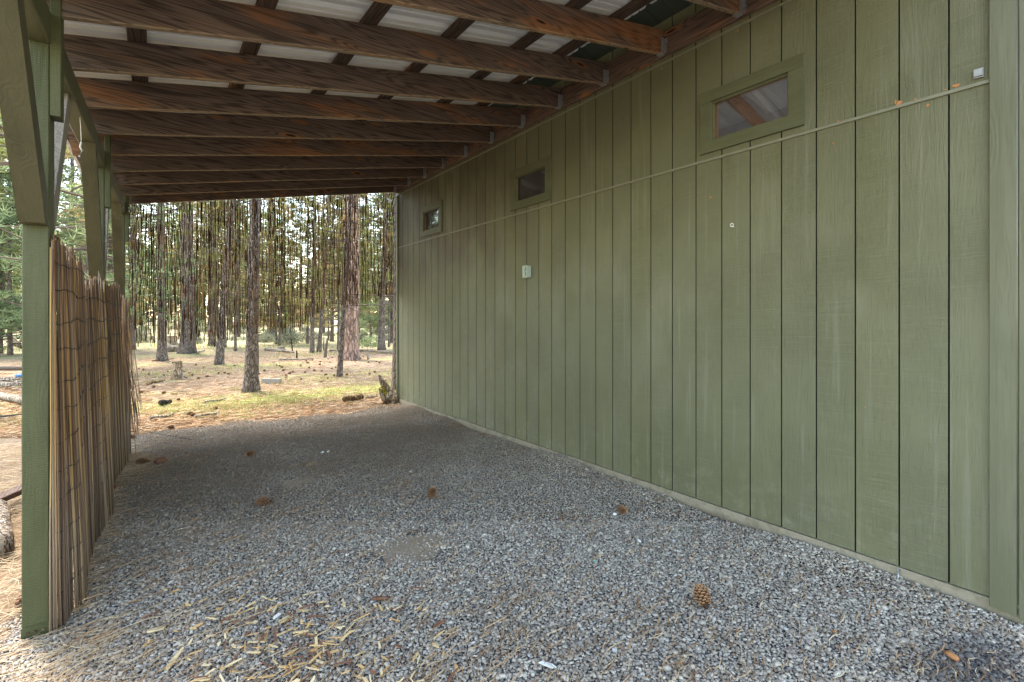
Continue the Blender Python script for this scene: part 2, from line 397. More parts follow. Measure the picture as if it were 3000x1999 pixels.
M['chipbark'] = simple('bark_chip', (.20, .10, .065), .9, .1, 0, .45, 90, .6)
M['grassb'] = rnd_mat('grass_blades', [(0, (.17, .20, .05)), (.5, (.32, .34, .10)), (1, (.58, .50, .26))], .7, .35)
M['leaf'] = rnd_mat('pine_foliage', [(0, (.075, .085, .032)), (.35, (.15, .165, .055)), (.62, (.25, .25, .085)), (.78, (.34, .31, .13)), (.84, (.34, .21, .11)), (1, (.36, .20, .10))], .7, .5)
M['leafblue'] = rnd_mat('pine_foliage_blue', [(0, (.07, .10, .055)), (.5, (.19, .25, .12)), (1, (.34, .38, .20))], .7, .5)
M['sage'] = rnd_mat('sagebrush_leaves', [(0, (.14, .15, .10)), (.5, (.27, .28, .20)), (1, (.42, .41, .30))], .8, .3)
M['rust'] = rnd_mat('rusty_orange_leaves', [(0, (.28, .11, .04)), (1, (.60, .30, .12))], .8, .3)
M['cone'] = rnd_mat('pine_cone_scales', [(0, (.025, .012, .007)), (.4, (.11, .05, .025)), (1, (.42, .25, .14))], .6)

def bark_mat(name, dark, mid, light, plates=9.0):
    N = NT(name); P = N.tc(); x, y, z = N.sep(P)
    Q = N.comb(N.m('ADD', x, N.m('MULTIPLY', N.noise(P, 14, 3), .09)), N.m('ADD', y, N.m('MULTIPLY', N.noise(P, 11, 3), .07)), N.m('MULTIPLY', z, .20))
    v = N.vor(Q, plates * 2.2, 'DISTANCE_TO_EDGE'); n1 = N.noise(N.scale(P, 14, 14, 4), 1.0, 5, .7)
    c = N.mix(N.ss(n1, .35, .68), mid, light); c = N.mix(N.m('MULTIPLY', N.ss(v, .16, .0), N.m('MULTIPLY', N.ss(n1, .3, .6), .8)), c, dark); c = N.mix(N.m('MULTIPLY', N.ss(N.noise(P, 2.0, 3), .45, .7), .4), c, dark)
    N.base(c, .95, .1); N.bump(N.m('ADD', N.ss(v, 0, .14), N.m('MULTIPLY', n1, .7)), 1.0, .03); return N.mat
M['bark'] = bark_mat('pine_bark', (.045, .033, .027), (.17, .13, .108), (.31, .26, .225), 14.0)
M['barkp'] = bark_mat('ponderosa_bark', (.06, .035, .027), (.30, .18, .135), (.46, .33, .27), 5.0)
M['dead'] = bark_mat('bleached_dead_wood', (.12, .085, .06), (.34, .27, .20), (.52, .46, .39), 12.0)
M['stumpwood'] = bark_mat('tan_stump_wood', (.09, .055, .03), (.30, .20, .12), (.46, .36, .26), 12.0)
M['snagwood'] = bark_mat('brown_grey_snag_wood', (.05, .03, .018), (.20, .14, .085), (.42, .35, .27), 12.0)
M['rot'] = bark_mat('rotten_wood', (.025, .015, .01), (.14, .085, .045), (.30, .20, .11), 10.0)
M['moss'] = simple('yellow_moss', (.28, .25, .03), .95, .1, 0, .5, 60, .8)
M['block'] = simple('grey_concrete_block', (.27, .25, .22), .95, .1, 0, .3, 25, .6)
M['limb'] = simple('dry_limb', (.12, .095, .08), .9, .1, 0, .35, 20, .3)
M['burn'] = simple('blackened_wood', (.02, .018, .016), .9, .1, 0, .4, 30, .4)

# ------------------------------------------------------------------ ground and gravel bed
def hgt(x, y):
    r = math.hypot(x - 1.4, y - 4.0); k = min(1, max(0, (r - 5.5) / 6))
    return k * (.035 * math.sin(x * .9 + 1) * math.cos(y * .7) + .03 * math.sin(x * .31 - y * .43))
ax = sorted(set([round(t, 3) for t in list(np.linspace(-14, 30, 111)) + list(np.linspace(-600, -16, 14)) + list(np.linspace(34, 600, 14))]))
ay = sorted(set([round(t, 3) for t in list(np.linspace(-6, 44, 121)) + list(np.linspace(-500, -8, 10)) + list(np.linspace(48, 700, 16))]))
V = np.array([(x, y, hgt(x, y) - .012) for y in ay for x in ax]); nx = len(ax)
Fc = np.array([(j * nx + i, j * nx + i + 1, (j + 1) * nx + i + 1, (j + 1) * nx + i) for j in range(len(ay) - 1) for i in range(nx - 1)])
tag(fast_mesh('ground', V, Fc, M['floor'], smooth=True), kind='structure')

def far_edge(x): return 7.42 + .10 * math.sin(x * 2.3) + .06 * math.sin(x * 7.1 + 1)
def left_edge(y): return -.52 + .07 * math.sin(y * 3.1) + (.10 if y > 3.2 else -.25 * max(0, (3.0 - y)))
b = MB(); pts = []
for k in range(40): y = -3 + k * (7.3 + 3) / 39; pts.append((left_edge(y), y))
for k in range(1, 40): x = -.45 + k * (3.7) / 39; pts.append((x, far_edge(x)))
pts += [(3.26, .47), (9, .3), (9, -3)]
b.add([(p[0], p[1], -.004) for p in pts], [tuple(range(len(pts) - 1, -1, -1))])
tag(b.build('gravel_path', M['bed']), kind='structure')

# gravel stones: real crushed stones over the part of the bed near the viewer
def ico():
    t = (1 + 5 ** .5) / 2
    v = np.array([(-1, t, 0), (1, t, 0), (-1, -t, 0), (1, -t, 0), (0, -1, t), (0, 1, t), (0, -1, -t), (0, 1, -t), (t, 0, -1), (t, 0, 1), (-t, 0, -1), (-t, 0, 1)], float)
    v /= np.linalg.norm(v[0])
    f = np.array([(0, 11, 5), (0, 5, 1), (0, 1, 7), (0, 7, 10), (0, 10, 11), (1, 5, 9), (5, 11, 4), (11, 10, 2), (10, 7, 6), (7, 1, 8), (3, 9, 4), (3, 4, 2), (3, 2, 6), (3, 6, 8), (3, 8, 9), (4, 9, 5), (2, 4, 11), (6, 2, 10), (8, 6, 7), (9, 8, 1)])
    return v, f
IV, IF = ico()
OV = np.array([(1, 0, 0), (-1, 0, 0), (0, 1, 0), (0, -1, 0), (0, 0, 1), (0, 0, -1), (.7, .7, .3), (-.7, -.6, .35)], float)
OF = np.array([(0, 6, 4), (6, 2, 4), (2, 1, 4), (1, 7, 4), (7, 3, 4), (3, 0, 4), (0, 3, 5), (3, 7, 5), (7, 1, 5), (1, 2, 5), (2, 6, 5), (6, 0, 5)])
SAND = [(1.27, 2.80, .17), (.97, 4.48, .10), (1.1, 3.35, .06)]
def stones(name, pitch, dmin, dmax, rmin, rmax, bv, bf, label):
    xs = np.arange(-1.0, 4.6, pitch); ys = np.arange(-.3, 7.7, pitch)
    X, Y = np.meshgrid(xs, ys); X = X.ravel() + NR.uniform(-.6, .6, X.size) * pitch; Y = Y.ravel() + NR.uniform(-.6, .6, X.size) * pitch
    d = X * F[0] + Y * F[1]; xr = (X * RV[0] + Y * RV[1]) / np.maximum(d, .01)
    keep = (d > dmin) & (d <= dmax) & (np.abs(xr) < 1.22)
    keep &= (X < 3.200 - .02 * NR.rand(X.size)) | (Y < .445)
    keep &= Y < 7.42 + .10 * np.sin(X * 2.3) + .06 * np.sin(X * 7.1 + 1) + NR.normal(0, .05, X.size)
    le = -.52 + .07 * np.sin(Y * 3.1) + np.where(Y > 3.2, .10, -.25 * np.maximum(0, 3.0 - Y))
    keep &= X > le + NR.normal(0, .06, X.size)
    for (sx, sy, sr) in SAND:
        keep &= np.hypot((X - sx) / 1.25, Y - sy) > sr * (1 + .32 * np.sin(3 * np.arctan2(Y - sy, X - sx) + sx * 9) + .55 * np.abs(NR.normal(0, 1, X.size)) * NR.choice([-1, .4], X.size))
    X, Y = X[keep], Y[keep]; n = X.size
    r = rmin + (rmax - rmin) * NR.rand(n) ** 1.8; r = np.where(NR.rand(n) < .025, r * 1.6, r)
    sc = np.stack([r * NR.uniform(.8, 1.35, n), r * NR.uniform(.6, .95, n), r * NR.uniform(.32, .62, n)], 1)
    lib = [bv * (1 + NR.uniform(-.28, .28, (len(bv), 1))) + NR.uniform(-.12, .12, bv.shape) for _ in range(24)]
    L = np.array(lib)[NR.randint(0, 24, n)] * sc[:, None, :]
    a = NR.uniform(0, 2 * np.pi, n); tx = NR.normal(0, .30, n); ty = NR.normal(0, .30, n)
    ca, sa = np.cos(a), np.sin(a)
    x, y, z = L[..., 0], L[..., 1], L[..., 2]
    y, z = y * np.cos(tx)[:, None] - z * np.sin(tx)[:, None], y * np.sin(tx)[:, None] + z * np.cos(tx)[:, None]
    x, z = x * np.cos(ty)[:, None] + z * np.sin(ty)[:, None], -x * np.sin(ty)[:, None] + z * np.cos(ty)[:, None]
    x, y = x * ca[:, None] - y * sa[:, None], x * sa[:, None] + y * ca[:, None]
    # gravel heaps gently against the foundation at places
    base = .056 * np.exp(-((X - 3.2) / .28) ** 2) * (.45 + .35 * np.sin(Y * 2.1 + .4) + .25 * np.sin(Y * 5.7)) * (Y < 7.3) * np.clip((Y - .45) / .5, 0, 1)
    V = np.stack([x + X[:, None], y + Y[:, None], z + (base + r * .30 + NR.uniform(-.003, .004, n))[:, None]], 2).reshape(-1, 3)
    k = len(bv); Fc = (bf[None] + (np.arange(n) * k)[:, None, None]).reshape(-1, 3)
    rv = NR.rand(n); wet = np.zeros(n)
    wet = np.clip(1 - np.hypot((X - 2.62) / .42, (Y - .52) / .17), 0, 1) ** .5 * .85 * (NR.rand(n) < .9)
    # browner far half
    rv = np.where((NR.rand(n) < .10 * np.clip((Y - 3.5) / 2, 0, 1)), .9 + .07 * NR.rand(n), rv)
    return tag(fast_mesh(name, V, Fc, M['stone'], np.repeat(rv, k), extra=np.repeat(wet, k)), label, 'gravel', kind='stuff')
stones('gravel', .0104, 1.2, 3.4, .0042, .0120, IV, IF, 'loose grey crushed gravel covering the near part of the carport floor')
stones('gravel', .0135, 3.4, 9.5, .0062, .0125, OV, OF, 'finer looking grey gravel towards the far end of the carport floor')

def sand_mat():
    N = NT('sandy_fines'); n1 = N.noise(N.tc(), 90, 5, .8); c = N.mix(N.ss(n1, .35, .7), (.24, .19, .14), (.48, .40, .31)); N.base(c, .95, .1); N.bump(n1, .9, .006); return N.mat
M['sand'] = sand_mat()
for (sx, sy, sr) in SAND:
    vs = [(sx, sy, .008)]; n = 22
    for q in range(n):
        t = 2 * math.pi * q / n; k = 1 + .18 * math.sin(3 * t + sx) + rng.uniform(-.1, .1); vs.append((sx + sr * 1.45 * k * math.cos(t), sy + sr * 1.2 * k * math.sin(t), -.001))
    b = MB(); b.add(vs, [(0, 1 + q, 1 + (q + 1) % n) for q in range(n)]); tag(b.build('sand', M['sand'], smooth=True), 'bare patch of brownish sandy fines in the gravel', 'sand', kind='stuff')

# ------------------------------------------------------------------ litter: needles, grass
def ribbons(name, P, ang, ln, wd, lift, mat, label, cat, curve=.25, up=0.0, seg=3):
    n = len(P); t = np.linspace(-.5, .5, seg + 1)
    cu = NR.normal(0, curve, n); al = np.stack([np.cos(ang), np.sin(ang)], 1); pe = np.stack([-al[:, 1], al[:, 0]], 1)
    V = np.zeros((n, seg + 1, 2, 3)); tz = NR.normal(0, up, n)
    for k, q in enumerate(t):
        c = P[:, :2] + al * (q * ln)[:, None] + pe * (cu * ln * (q * q * 2))[:, None]
        wv = wd * (1.0 if 0 < k < seg else .55)
        z = P[:, 2] + lift + q * ln * tz + (.25 - q * q) * ln * .08
        for s_, sg in ((0, -.5), (1, .5)):
            V[:, k, s_, :2] = c + pe * (wv * sg)[:, None]; V[:, k, s_, 2] = z + sg * wv * .6
    fb = np.array([(2 * k, 2 * k + 2, 2 * k + 3, 2 * k + 1) for k in range(seg)])
    Fc = (fb[None] + (np.arange(n) * (seg + 1) * 2)[:, None, None]).reshape(-1, 4)
    return tag(fast_mesh(name, V.reshape(-1, 3), Fc, mat, np.repeat(NR.rand(n), (seg + 1) * 2)), label, cat, kind='stuff')

def clusters(n, cs, sig, z):
    out = []
    for _ in range(n):
        c = cs[NR.randint(len(cs))]; out.append((c[0] + NR.normal(0, sig), c[1] + NR.normal(0, sig), z))
    return out
# on the gravel: thin scatter plus knots of needles
sc_pts = []
for _ in range(6500):
    u = NR.rand(); px = NR.uniform(150, 2400); py = 960 + 640 * NR.rand() ** 1.15
    p = gp(px, py)
    if (p.x < 3.12 or p.y < .4) and p.x > -.5 and p.y < 7.4: sc_pts.append((p.x, p.y, .021))
cc = [gp(*q)[:2] for q in ((1180, 1370), (1560, 1130), (1330, 1200), (1450, 1410), (1900, 1320), (900, 1120), (860, 990), (2200, 1540), (1500, 1480), (1150, 1410), (700, 1080), (2100, 1500), (1250, 1480), (1650, 1150), (830, 1010))]
for c in cc:
    for _ in range(44): sc_pts.append((c[0] + NR.normal(0, .11), c[1] + NR.normal(0, .11), .024))
for _ in range(420): sc_pts.append((3.16 - abs(NR.normal(0, .10)), NR.uniform(.6, 7.2), .03))
P = np.array(sc_pts); n = len(P)
ribbons('pine_needles', P, NR.uniform(0, np.pi, n), NR.uniform(.05, .15, n), NR.uniform(.0018, .0034, n), .0, M['needle'], 'thin orange pine needles scattered over the grey gravel', 'pine needles', .3, .03)
# dense straw left of the near post and spilling over the near left gravel corner
pts = []
for _ in range(9500):
    y = NR.uniform(1.9, 7.5); x = left_edge(y) - .02 - abs(NR.normal(0, .75)); pts.append((x, y, NR.uniform(0, .045)))
for _ in range(430):
    pts.append((NR.normal(-.34, .16), NR.uniform(2.0, 2.95), .018))
for _ in range(700):
    y = NR.uniform(3.1, 7.4); pts.append((NR.normal(-.30, .05), y, .016))
for _ in range(500):
    pts.append((NR.normal(-.20, .10), NR.normal(5.9, .25), .02))
P = np.array(pts); n = len(P)
ribbons('pine_straw', P, NR.normal(.4, .9, n), NR.uniform(.11, .22, n), NR.uniform(.0015, .0025, n), .0, M['straw'], 'thick pale pine straw heaped outside the green posts', 'pine straw', .35, .06)
# forest floor needles and grass
pts = []
for _ in range(26000):
    px = NR.uniform(-60, 920) ; py = 745 + 260 * NR.rand() ** .75; p = gp(px, py)
    if p.y > far_edge(max(0, min(3.2, p.x))) - .1 and p.length < 22: pts.append((p.x, p.y, hgt(p.x, p.y)))
P = np.array(pts); n = len(P)
ribbons('pine_needles', P, NR.uniform(0, np.pi, n), NR.uniform(.10, .2, n), NR.uniform(.004, .009, n), .004, M['needle'], 'orange brown pine needle litter covering the forest floor', 'pine needles', .3, .05)
pts = []
gc = [(gp(a, b_), s_, k_) for a, b_, s_, k_ in ((480, 940, .35, 700), (560, 935, .4, 500), (640, 925, .4, 500), (720, 915, .5, 600), (800, 905, .5, 450), (620, 905, .3, 250), (390, 938, .2, 200), (680, 880, .35, 250), (770, 875, .45, 300), (850, 860, .4, 250), (440, 855, .5, 250), (600, 850, .5, 200), (560, 895, .12, 120), (650, 845, .6, 200), (700, 815, .8, 350), (330, 860, .6, 150), (480, 800, 1.2, 300), (820, 890, .3, 200), (370, 1010, .05, 60), (425, 860, .3, 100), (25, 800, 1.5, 500), (15, 765, 3, 500))]
for c, s_, k_ in gc:
    for _ in range(k_):
        x = c.x + NR.normal(0, s_ * 1.3); y = c.y + NR.normal(0, s_)
        if y > 7.55: pts.append((x, y))
for _ in range(2600):
    p = gp(NR.uniform(240, 920), 742 + 60 * NR.rand()); pts.append((p.x, p.y))
P = np.array(pts); n = len(P); V = np.zeros((n, 3, 3)); h = NR.uniform(.03, .10, n) * np.clip(np.hypot(P[:, 0], P[:, 1]) / 12, 1, 3); a = NR.uniform(0, 6.28, n)
hz = np.array([hgt(p[0], p[1]) for p in P]) - .01; bw = .0035 * np.clip(np.hypot(P[:, 0], P[:, 1]) / 9, 1, 4)
V[:, 0] = np.stack([P[:, 0] - np.cos(a) * bw, P[:, 1] - np.sin(a) * bw, hz], 1); V[:, 1] = np.stack([P[:, 0] + np.cos(a) * bw, P[:, 1] + np.sin(a) * bw, hz], 1)
V[:, 2] = np.stack([P[:, 0] + NR.normal(0, .03, n), P[:, 1] + NR.normal(0, .03, n), hz + h], 1)
tag(fast_mesh('grass', V.reshape(-1, 3), np.arange(n * 3).reshape(-1, 3), M['grassb'], np.repeat(NR.rand(n), 3)), 'sparse yellow green grass growing through the needle litter', 'grass', kind='stuff')

# ------------------------------------------------------------------ the green building
SB, MID, TOP = .08, 2.52, 3.37                        # siding foot, middle flashing, top trim
WX = 3.21
Y0, Y1 = .50, 7.62
B = empty('green_building', (WX + 3, 4.06, 0), 'olive green building clad in grooved vertical plywood siding with three small high windows', 'building')
WINS = [(1.402, 2.108), (3.77, 4.462), (6.08, 6.75)]
WZ0, WZ1 = 1.41 + 1.164, 1.41 + 1.60
T = .088                                              # trim width of the window frames
def siding_mesh(y0, y1, z0, z1, holes, name, x=WX, groove=.0078, dep=.020, sgn=-1):
    ys = [(y0, 0.0)]; k = math.ceil((y0 + .02 - .117) / .2032)
    while k * .2032 + .117 < y1 - .02:
        g = k * .2032 + .117; ys += [(g - groove / 2, 0), (g - groove / 2 + .0008, 1), (g + groove / 2 - .0008, 1), (g + groove / 2, 0)]; k += 1
    ys.append((y1, 0.0))
    for (a, b_, c, d) in holes: ys += [(a, None), (b_, None)]
    ys.sort(key=lambda q: q[0]); out = []
    for i, (yy, g) in enumerate(ys):
        if g is None:
            pg = out[-1][1]; g = pg
        out.append((yy, g))
    zs = sorted(set([z0, z1] + [q for h_ in holes for q in (h_[2], h_[3])]))
    m = MB(); n = len(out); gm = []
    vs = [(x - sgn * g * dep, yy, z) for z in zs for (yy, g) in out]; fs = []
    for j in range(len(zs) - 1):
        for i in range(n - 1):
            cy, cz = (out[i][0] + out[i + 1][0]) / 2, (zs[j] + zs[j + 1]) / 2
            if any(h_[0] < cy < h_[1] and h_[2] < cz < h_[3] for h_ in holes): continue
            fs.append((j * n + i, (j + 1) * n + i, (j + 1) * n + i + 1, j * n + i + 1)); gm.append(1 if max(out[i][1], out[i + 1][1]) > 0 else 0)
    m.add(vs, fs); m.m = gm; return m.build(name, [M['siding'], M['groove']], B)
holes = [(a + T - .01, b_ - T + .01, WZ0 + T - .02, WZ1 - T + .02) for a, b_ in WINS]
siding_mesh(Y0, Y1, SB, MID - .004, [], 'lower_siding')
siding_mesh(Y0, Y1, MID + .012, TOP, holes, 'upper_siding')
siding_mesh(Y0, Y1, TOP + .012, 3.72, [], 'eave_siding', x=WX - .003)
b = MB(); b.box(WX - .011, WX + .012, Y0, Y1, MID - .004, MID + .012); b.build('flashing_strip', M['flash'], B)
b = MB(); b.box(WX - .013, WX + .012, Y0 - .02, Y1, TOP, TOP + .012); b.build('drip_edge', M['flash'], B)
b = MB(); b.box(WX - .004, WX + .10, Y0 - .03, Y1 + .02, -.35, SB - .006); b.build('foundation', M['concrete'], B)
b = MB(); b.beam((WX - .012, Y0 + .030, SB - .035), (WX - .012, Y0 + .030, 3.36), .024, .092, up=(0, 1, 0), ch=.002); b.build('corner_board', M['trimz'], B)
b = MB(); b.beam((WX - .012, Y0 - .033, SB - .05), (WX - .012, Y0 - .033, 3.6), .026, .020, up=(0, 1, 0), ch=.002); b.build('corner_board', M['trimz'], B)
b = MB(); b.beam((WX - .010, Y1 + .008, SB - .02), (WX - .010, Y1 + .008, 3.36), .026, .05, up=(0, 1, 0), ch=.002); b.build('corner_board', M['trimz'], B)
# windows
for i, (a, b_) in enumerate(WINS):
    fr = MB(); xo = WX - .021
    fr.box(xo, WX - .001, a, b_, WZ1 - T * .9, WZ1); fr.box(xo, WX - .001, a, b_, WZ0, WZ0 + T * .9)
    fr.box(xo + .002, WX - .001, a + .001, a + T, WZ0 + T * .9 + .001, WZ1 - T * .9 - .001); fr.box(xo + .002, WX - .001, b_ - T, b_ - .001, WZ0 + T * .9 + .001, WZ1 - T * .9 - .001)
    wo = MB(); wo.box(WX + .026, WX + .028, a + T - .01, b_ - T + .01, WZ0 + T - .02, WZ1 - T + .02)
    win = fr.build('window', M['trim'], B)
    jb = MB(); o = .014
    jb.box(WX, WX + .08, a + T - .012, a + T - .002, WZ0 + .06, WZ1 - .06); jb.box(WX, WX + .08, b_ - T + .002, b_ - T + .012, WZ0 + .06, WZ1 - .06)
    jb.box(WX, WX + .08, a + T - .002, b_ - T + .002, WZ1 - T + .02, WZ1 - T + .03); jb.box(WX, WX + .08, a + T - .002, b_ - T + .002, WZ0 + T - .03, WZ0 + T - .02)
    j_ = jb.build('jamb', M['barewood'], win)
    st = MB(); y_0, y_1, z_0, z_1 = a + T, b_ - T, WZ0 + T * .9, WZ1 - T * .9
    st.box(WX - .004, WX + .012, y_0, y_0 + .012, z_0, z_1); st.box(WX - .004, WX + .012, y_1 - .012, y_1, z_0, z_1)
    st.box(WX - .004, WX + .012, y_0 + .012, y_1 - .012, z_1 - .012, z_1); st.box(WX - .004, WX + .012, y_0 + .012, y_1 - .012, z_0, z_0 + .012)
    st.build('stop_bead', M['trim'], win); wo.build('pane', M['glass'], win)
    win['label'] = ['nearest of the three high windows, close to the open front', 'middle one of the three high windows', 'farthest of the three high windows, near the woods'][i]
# outlet box
oy, oz = 4.145, 1.41 + .47
ob = MB(); ob.box(WX - .048, WX - .0005, oy - .037, oy + .037, oz - .060, oz + .060); box = ob.build('outlet_box', M['outlet'], B)
cv = MB(); cv.box(WX - .056, WX - .0485, oy - .040, oy + .040, oz - .063, oz + .063); cv.build('cover_plate', M['outlet'], box)
for s_ in (-1, 1):
    lid = MB()
    lid.prism([(oy + .027 * math.cos(t), oz + s_ * .027 + .024 * math.sin(t)) for t in [k * math.pi / 8 for k in range(16)]], WX - .0575, WX - .0562, mi=1)
    lid.prism([(oy + .004 + .024 * math.cos(t), oz + s_ * .027 + .022 * math.sin(t)) for t in [k * math.pi / 8 for k in range(16)]], WX - .066, WX - .0577)
    lid.prism([(oy + .004 + .012 * math.cos(t), oz + s_ * .027 + .012 * math.sin(t)) for t in [k * math.pi / 8 for k in range(16)]], WX - .071, WX - .0662)
    lid.build('flip_lid', [M['outlet'], M['outletd']], box)
# eye screw and small clip
e = MB(); ring = [(WX - .03 , 1.854 + .011 * math.cos(t), 2.03 + .011 * math.sin(t)) for t in [k * math.pi / 7 for k in range(15)]]
e.tube(ring, .0028, 6); e.tube([(WX + .001, 1.854, 2.019), (WX - .03, 1.854, 2.019)], .0028, 6); e.build('screw_eye', M['whitish'], B, smooth=True)
e = MB(); e.box(WX - .012, WX - .0005, .598, .632, 2.552, 2.596); e.box(WX - .024, WX - .0125, .60, .63, 2.558, 2.588); e.build('cable_clip', M['galv'], B)
# bare wood chips at the flashing
e = MB()
for (yy, zz, a, c) in ((.93, 2.545, .022, .02), (.945, 2.557, .006, .03), (.70, 2.549, .016, .02), (.74, 2.545, .008, .01), (1.22, 2.54, .008, .012), (.86, 2.54, .007, .008), (2.03, 2.26, .012, .016), (.81, 2.49, .010, .012), (1.245, 2.42, .008, .008), (2.45, 3.345, .008, .02), (1.83, 3.35, .008, .022), (2.235, 3.35, .007, .02), (1.625, 2.60, .006, .02)):
    pl = [(yy + a * rng.uniform(.5, 1.1) * math.cos(t) , zz + c * .6 * rng.uniform(.5, 1.2) * math.sin(t)) for t in [k * math.pi / 4 for k in range(8)]]
    e = MB(); e.prism(pl, WX - .0022, WX - .0004); e.build('bare_wood_scar', M['barewood'], B)
# pale efflorescence speckles are left to the material; conduit stub at the foundation
e = MB(); e.tube([(WX - .012, .93, .07), (WX - .02, .93, .035), (WX - .04, .935, .005), (WX - .06, .94, -.02)], .009, 8); e.build('conduit_stub', M['galv'], B, smooth=True)

# main roof: high at this wall, falling away from it, with green soffit boards
def RZ(x): return 3.72 - .29 * (x - WX)
SL = .29
b = MB(); prof = []; y = Y0 - .45
while y < Y1 + .5:
    prof += [(y, 0), (y + .03, .018), (y + .055, .018), (y + .085, 0)]; y += .229
def corr(mb, prof, x0, z0, x1, z1, mi=0):
    n = len(prof); vs = [(x0, p[0], z0 + p[1]) for p in prof] + [(x1, p[0], z1 + p[1]) for p in prof]
    mb.add(vs, [(i, i + 1, n + i + 1, n + i) for i in range(n - 1)], mi)
corr(b, prof, 2.50, RZ(2.50) + .14, 9.3, RZ(9.3) + .14); b.build('roof', M['roof'], B)
b = MB(); k = 0; y = Y0 - .4
while y < Y1 + .4:
    b.box(2.50, WX + .002, y, y + .135, 3.705, 3.722); y += .139
for v in range(len(b.v)):                              # tilt the soffit boards to the roof pitch
    vx, vy, vz = b.v[v]; b.v[v] = (vx, vy, vz + .20 * (WX - vx))
b.build('soffit', M['roofgreen'], B)
b = MB(); b.box(2.47, 2.495, Y0 - .45, Y1 + .45, 3.58, 4.06); b.build('fascia', M['trim'], B)  # carried down low to shut sky light out of the eave
for k in range(13):                                    # roof rafters inside the building
    yy = Y0 + .25 + k * .58
    b = MB(); b.beam((WX + .1, yy, RZ(WX + .1) + .0), (9.2, yy, RZ(9.2) + .0), .038, .14, up=(0, 0, 1)); b.build('roof_rafter', M['newwood'], B)
for k in range(8):
    xx = WX + .35 + k * .75
    b = MB(); b.beam((xx, Y0 - .1, RZ(xx) + .10), (xx, Y1 + .1, RZ(xx) + .10), .089, .036); b.build('roof_purlin', M['purlin'], B)
for yy in (1.05, 2.75, 4.9, 6.6):
    b = MB(); b.beam((WX + .06, yy, 2.75), (WX + 2.6, yy, RZ(WX + 2.6) - .02), .038, .09); b.build('knee_brace', M['newwood'], B)
# other walls: front piece beside the opening, back and far walls, floor
b = MB(); b.box(WX + .03, WX + .9, Y0 - .02, Y0 + .06, .05, 3.5); b.build('front_wall', M['siding'], B); b = MB(); b.box(8.2, 9.2, Y0 - .02, Y0 + .06, .05, 2.2); b.build('front_wall', M['siding'], B)  # opening left extra wide to brighten the interior
b = MB(); b.box(9.15, 9.25, Y0, Y1, .05, .9); b.build('back_wall', M['siding'], B)  # unseen wall cut low so daylight brightens the interior
b = MB(); b.box(WX + .03, 5.0, Y1 - .06, Y1, .05, 3.25); b.box(5.0, 9.15, Y1 - .06, Y1, .05, 2.1); b.build('end_wall', M['siding'], B)  # unseen wall, part of it lowered to let more light inside
b = MB(); b.box(WX + .10, 9.15, Y0 + .06, Y1 - .06, .02, .05); b.build('floor_slab', M['slab'], B)
b = MB(); b.box(WX + .035, WX + .045, Y0 + .06, Y1 - .06, .05, MID); b.build('inner_sheathing', M['ledger'], B)

# ------------------------------------------------------------------ the carport
C = empty('carport', (-.38, 4.2, 0), 'lean-to carport of dark brown rafters and pale metal roof on green braced posts', 'carport')
def RB(x): return 2.76 + .188 * (x + .35)              # underside of the rafters
def xin(y): return -.381 + .020 * (y - 3)              # inner face of the post line
RY = [1.2, 1.79, 2.41, 3.01, 3.60, 4.19, 4.78, 5.37, 5.96, 6.53, 7.08, 7.62]
hh = .184
for i, y in enumerate(RY):
    b = MB(); x0, x1 = -.56, WX - .045
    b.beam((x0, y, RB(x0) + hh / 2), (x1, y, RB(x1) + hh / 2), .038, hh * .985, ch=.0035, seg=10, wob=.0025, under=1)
    rf = b.build('rafter', [M['rafter'], M['litedge']], C)
    z0 = RB(x1) - .002
    g = MB()
    g.box(x1 - .05, x1, y - .0215, y + .0215, z0 - .010, z0 - .007)
    for s_ in (-1, 1):
        g.box(x1 - .042, x1 - .001, y + s_ * .0225 - .001, y + s_ * .0225 + .001, z0 - .010, z0 + .115)
        for q in range(5): g.box(x1 - .006 - .004 * (q % 2), x1 - .001, y + s_ * .024, y + s_ * (.046 + .004 * (q % 2)), z0 + .005 + q * .022, z0 + .024 + q * .022)
    g.build('joist_hanger', M['galv'], rf)
for k, x in enumerate([-.56, -.085, .494, 1.08, 1.645, 2.236, 2.66]):
    b = MB(); z = RB(x) + hh + .0225 + .001
    b.beam((x, .85, z), (x, 7.75, z), .089, .038, up=(-.185, 0, .98), ch=.003, seg=12, wob=.002); b.build('purlin', M['purlin'], C)
# pale ribbed roof sheet
b = MB(); prof = []; y = .62
while y < 7.9:
    prof += [(y, 0), (y + .016, .024), (y + .040, .024), (y + .056, 0), (y + .096, 0), (y + .101, .009), (y + .113, .009), (y + .118, 0), (y + .162, 0), (y + .167, .009), (y + .179, .009), (y + .184, 0)]; y += .229
zo = hh + .0445
xs = [-.64, .5, 1.6, 2.80]
for q in range(3): corr(b, prof, xs[q], RB(xs[q]) + zo, xs[q + 1], RB(xs[q + 1]) + zo)
# wavy torn end of the sheet towards the wall
b.build('roof_sheet', M['roof'], C)
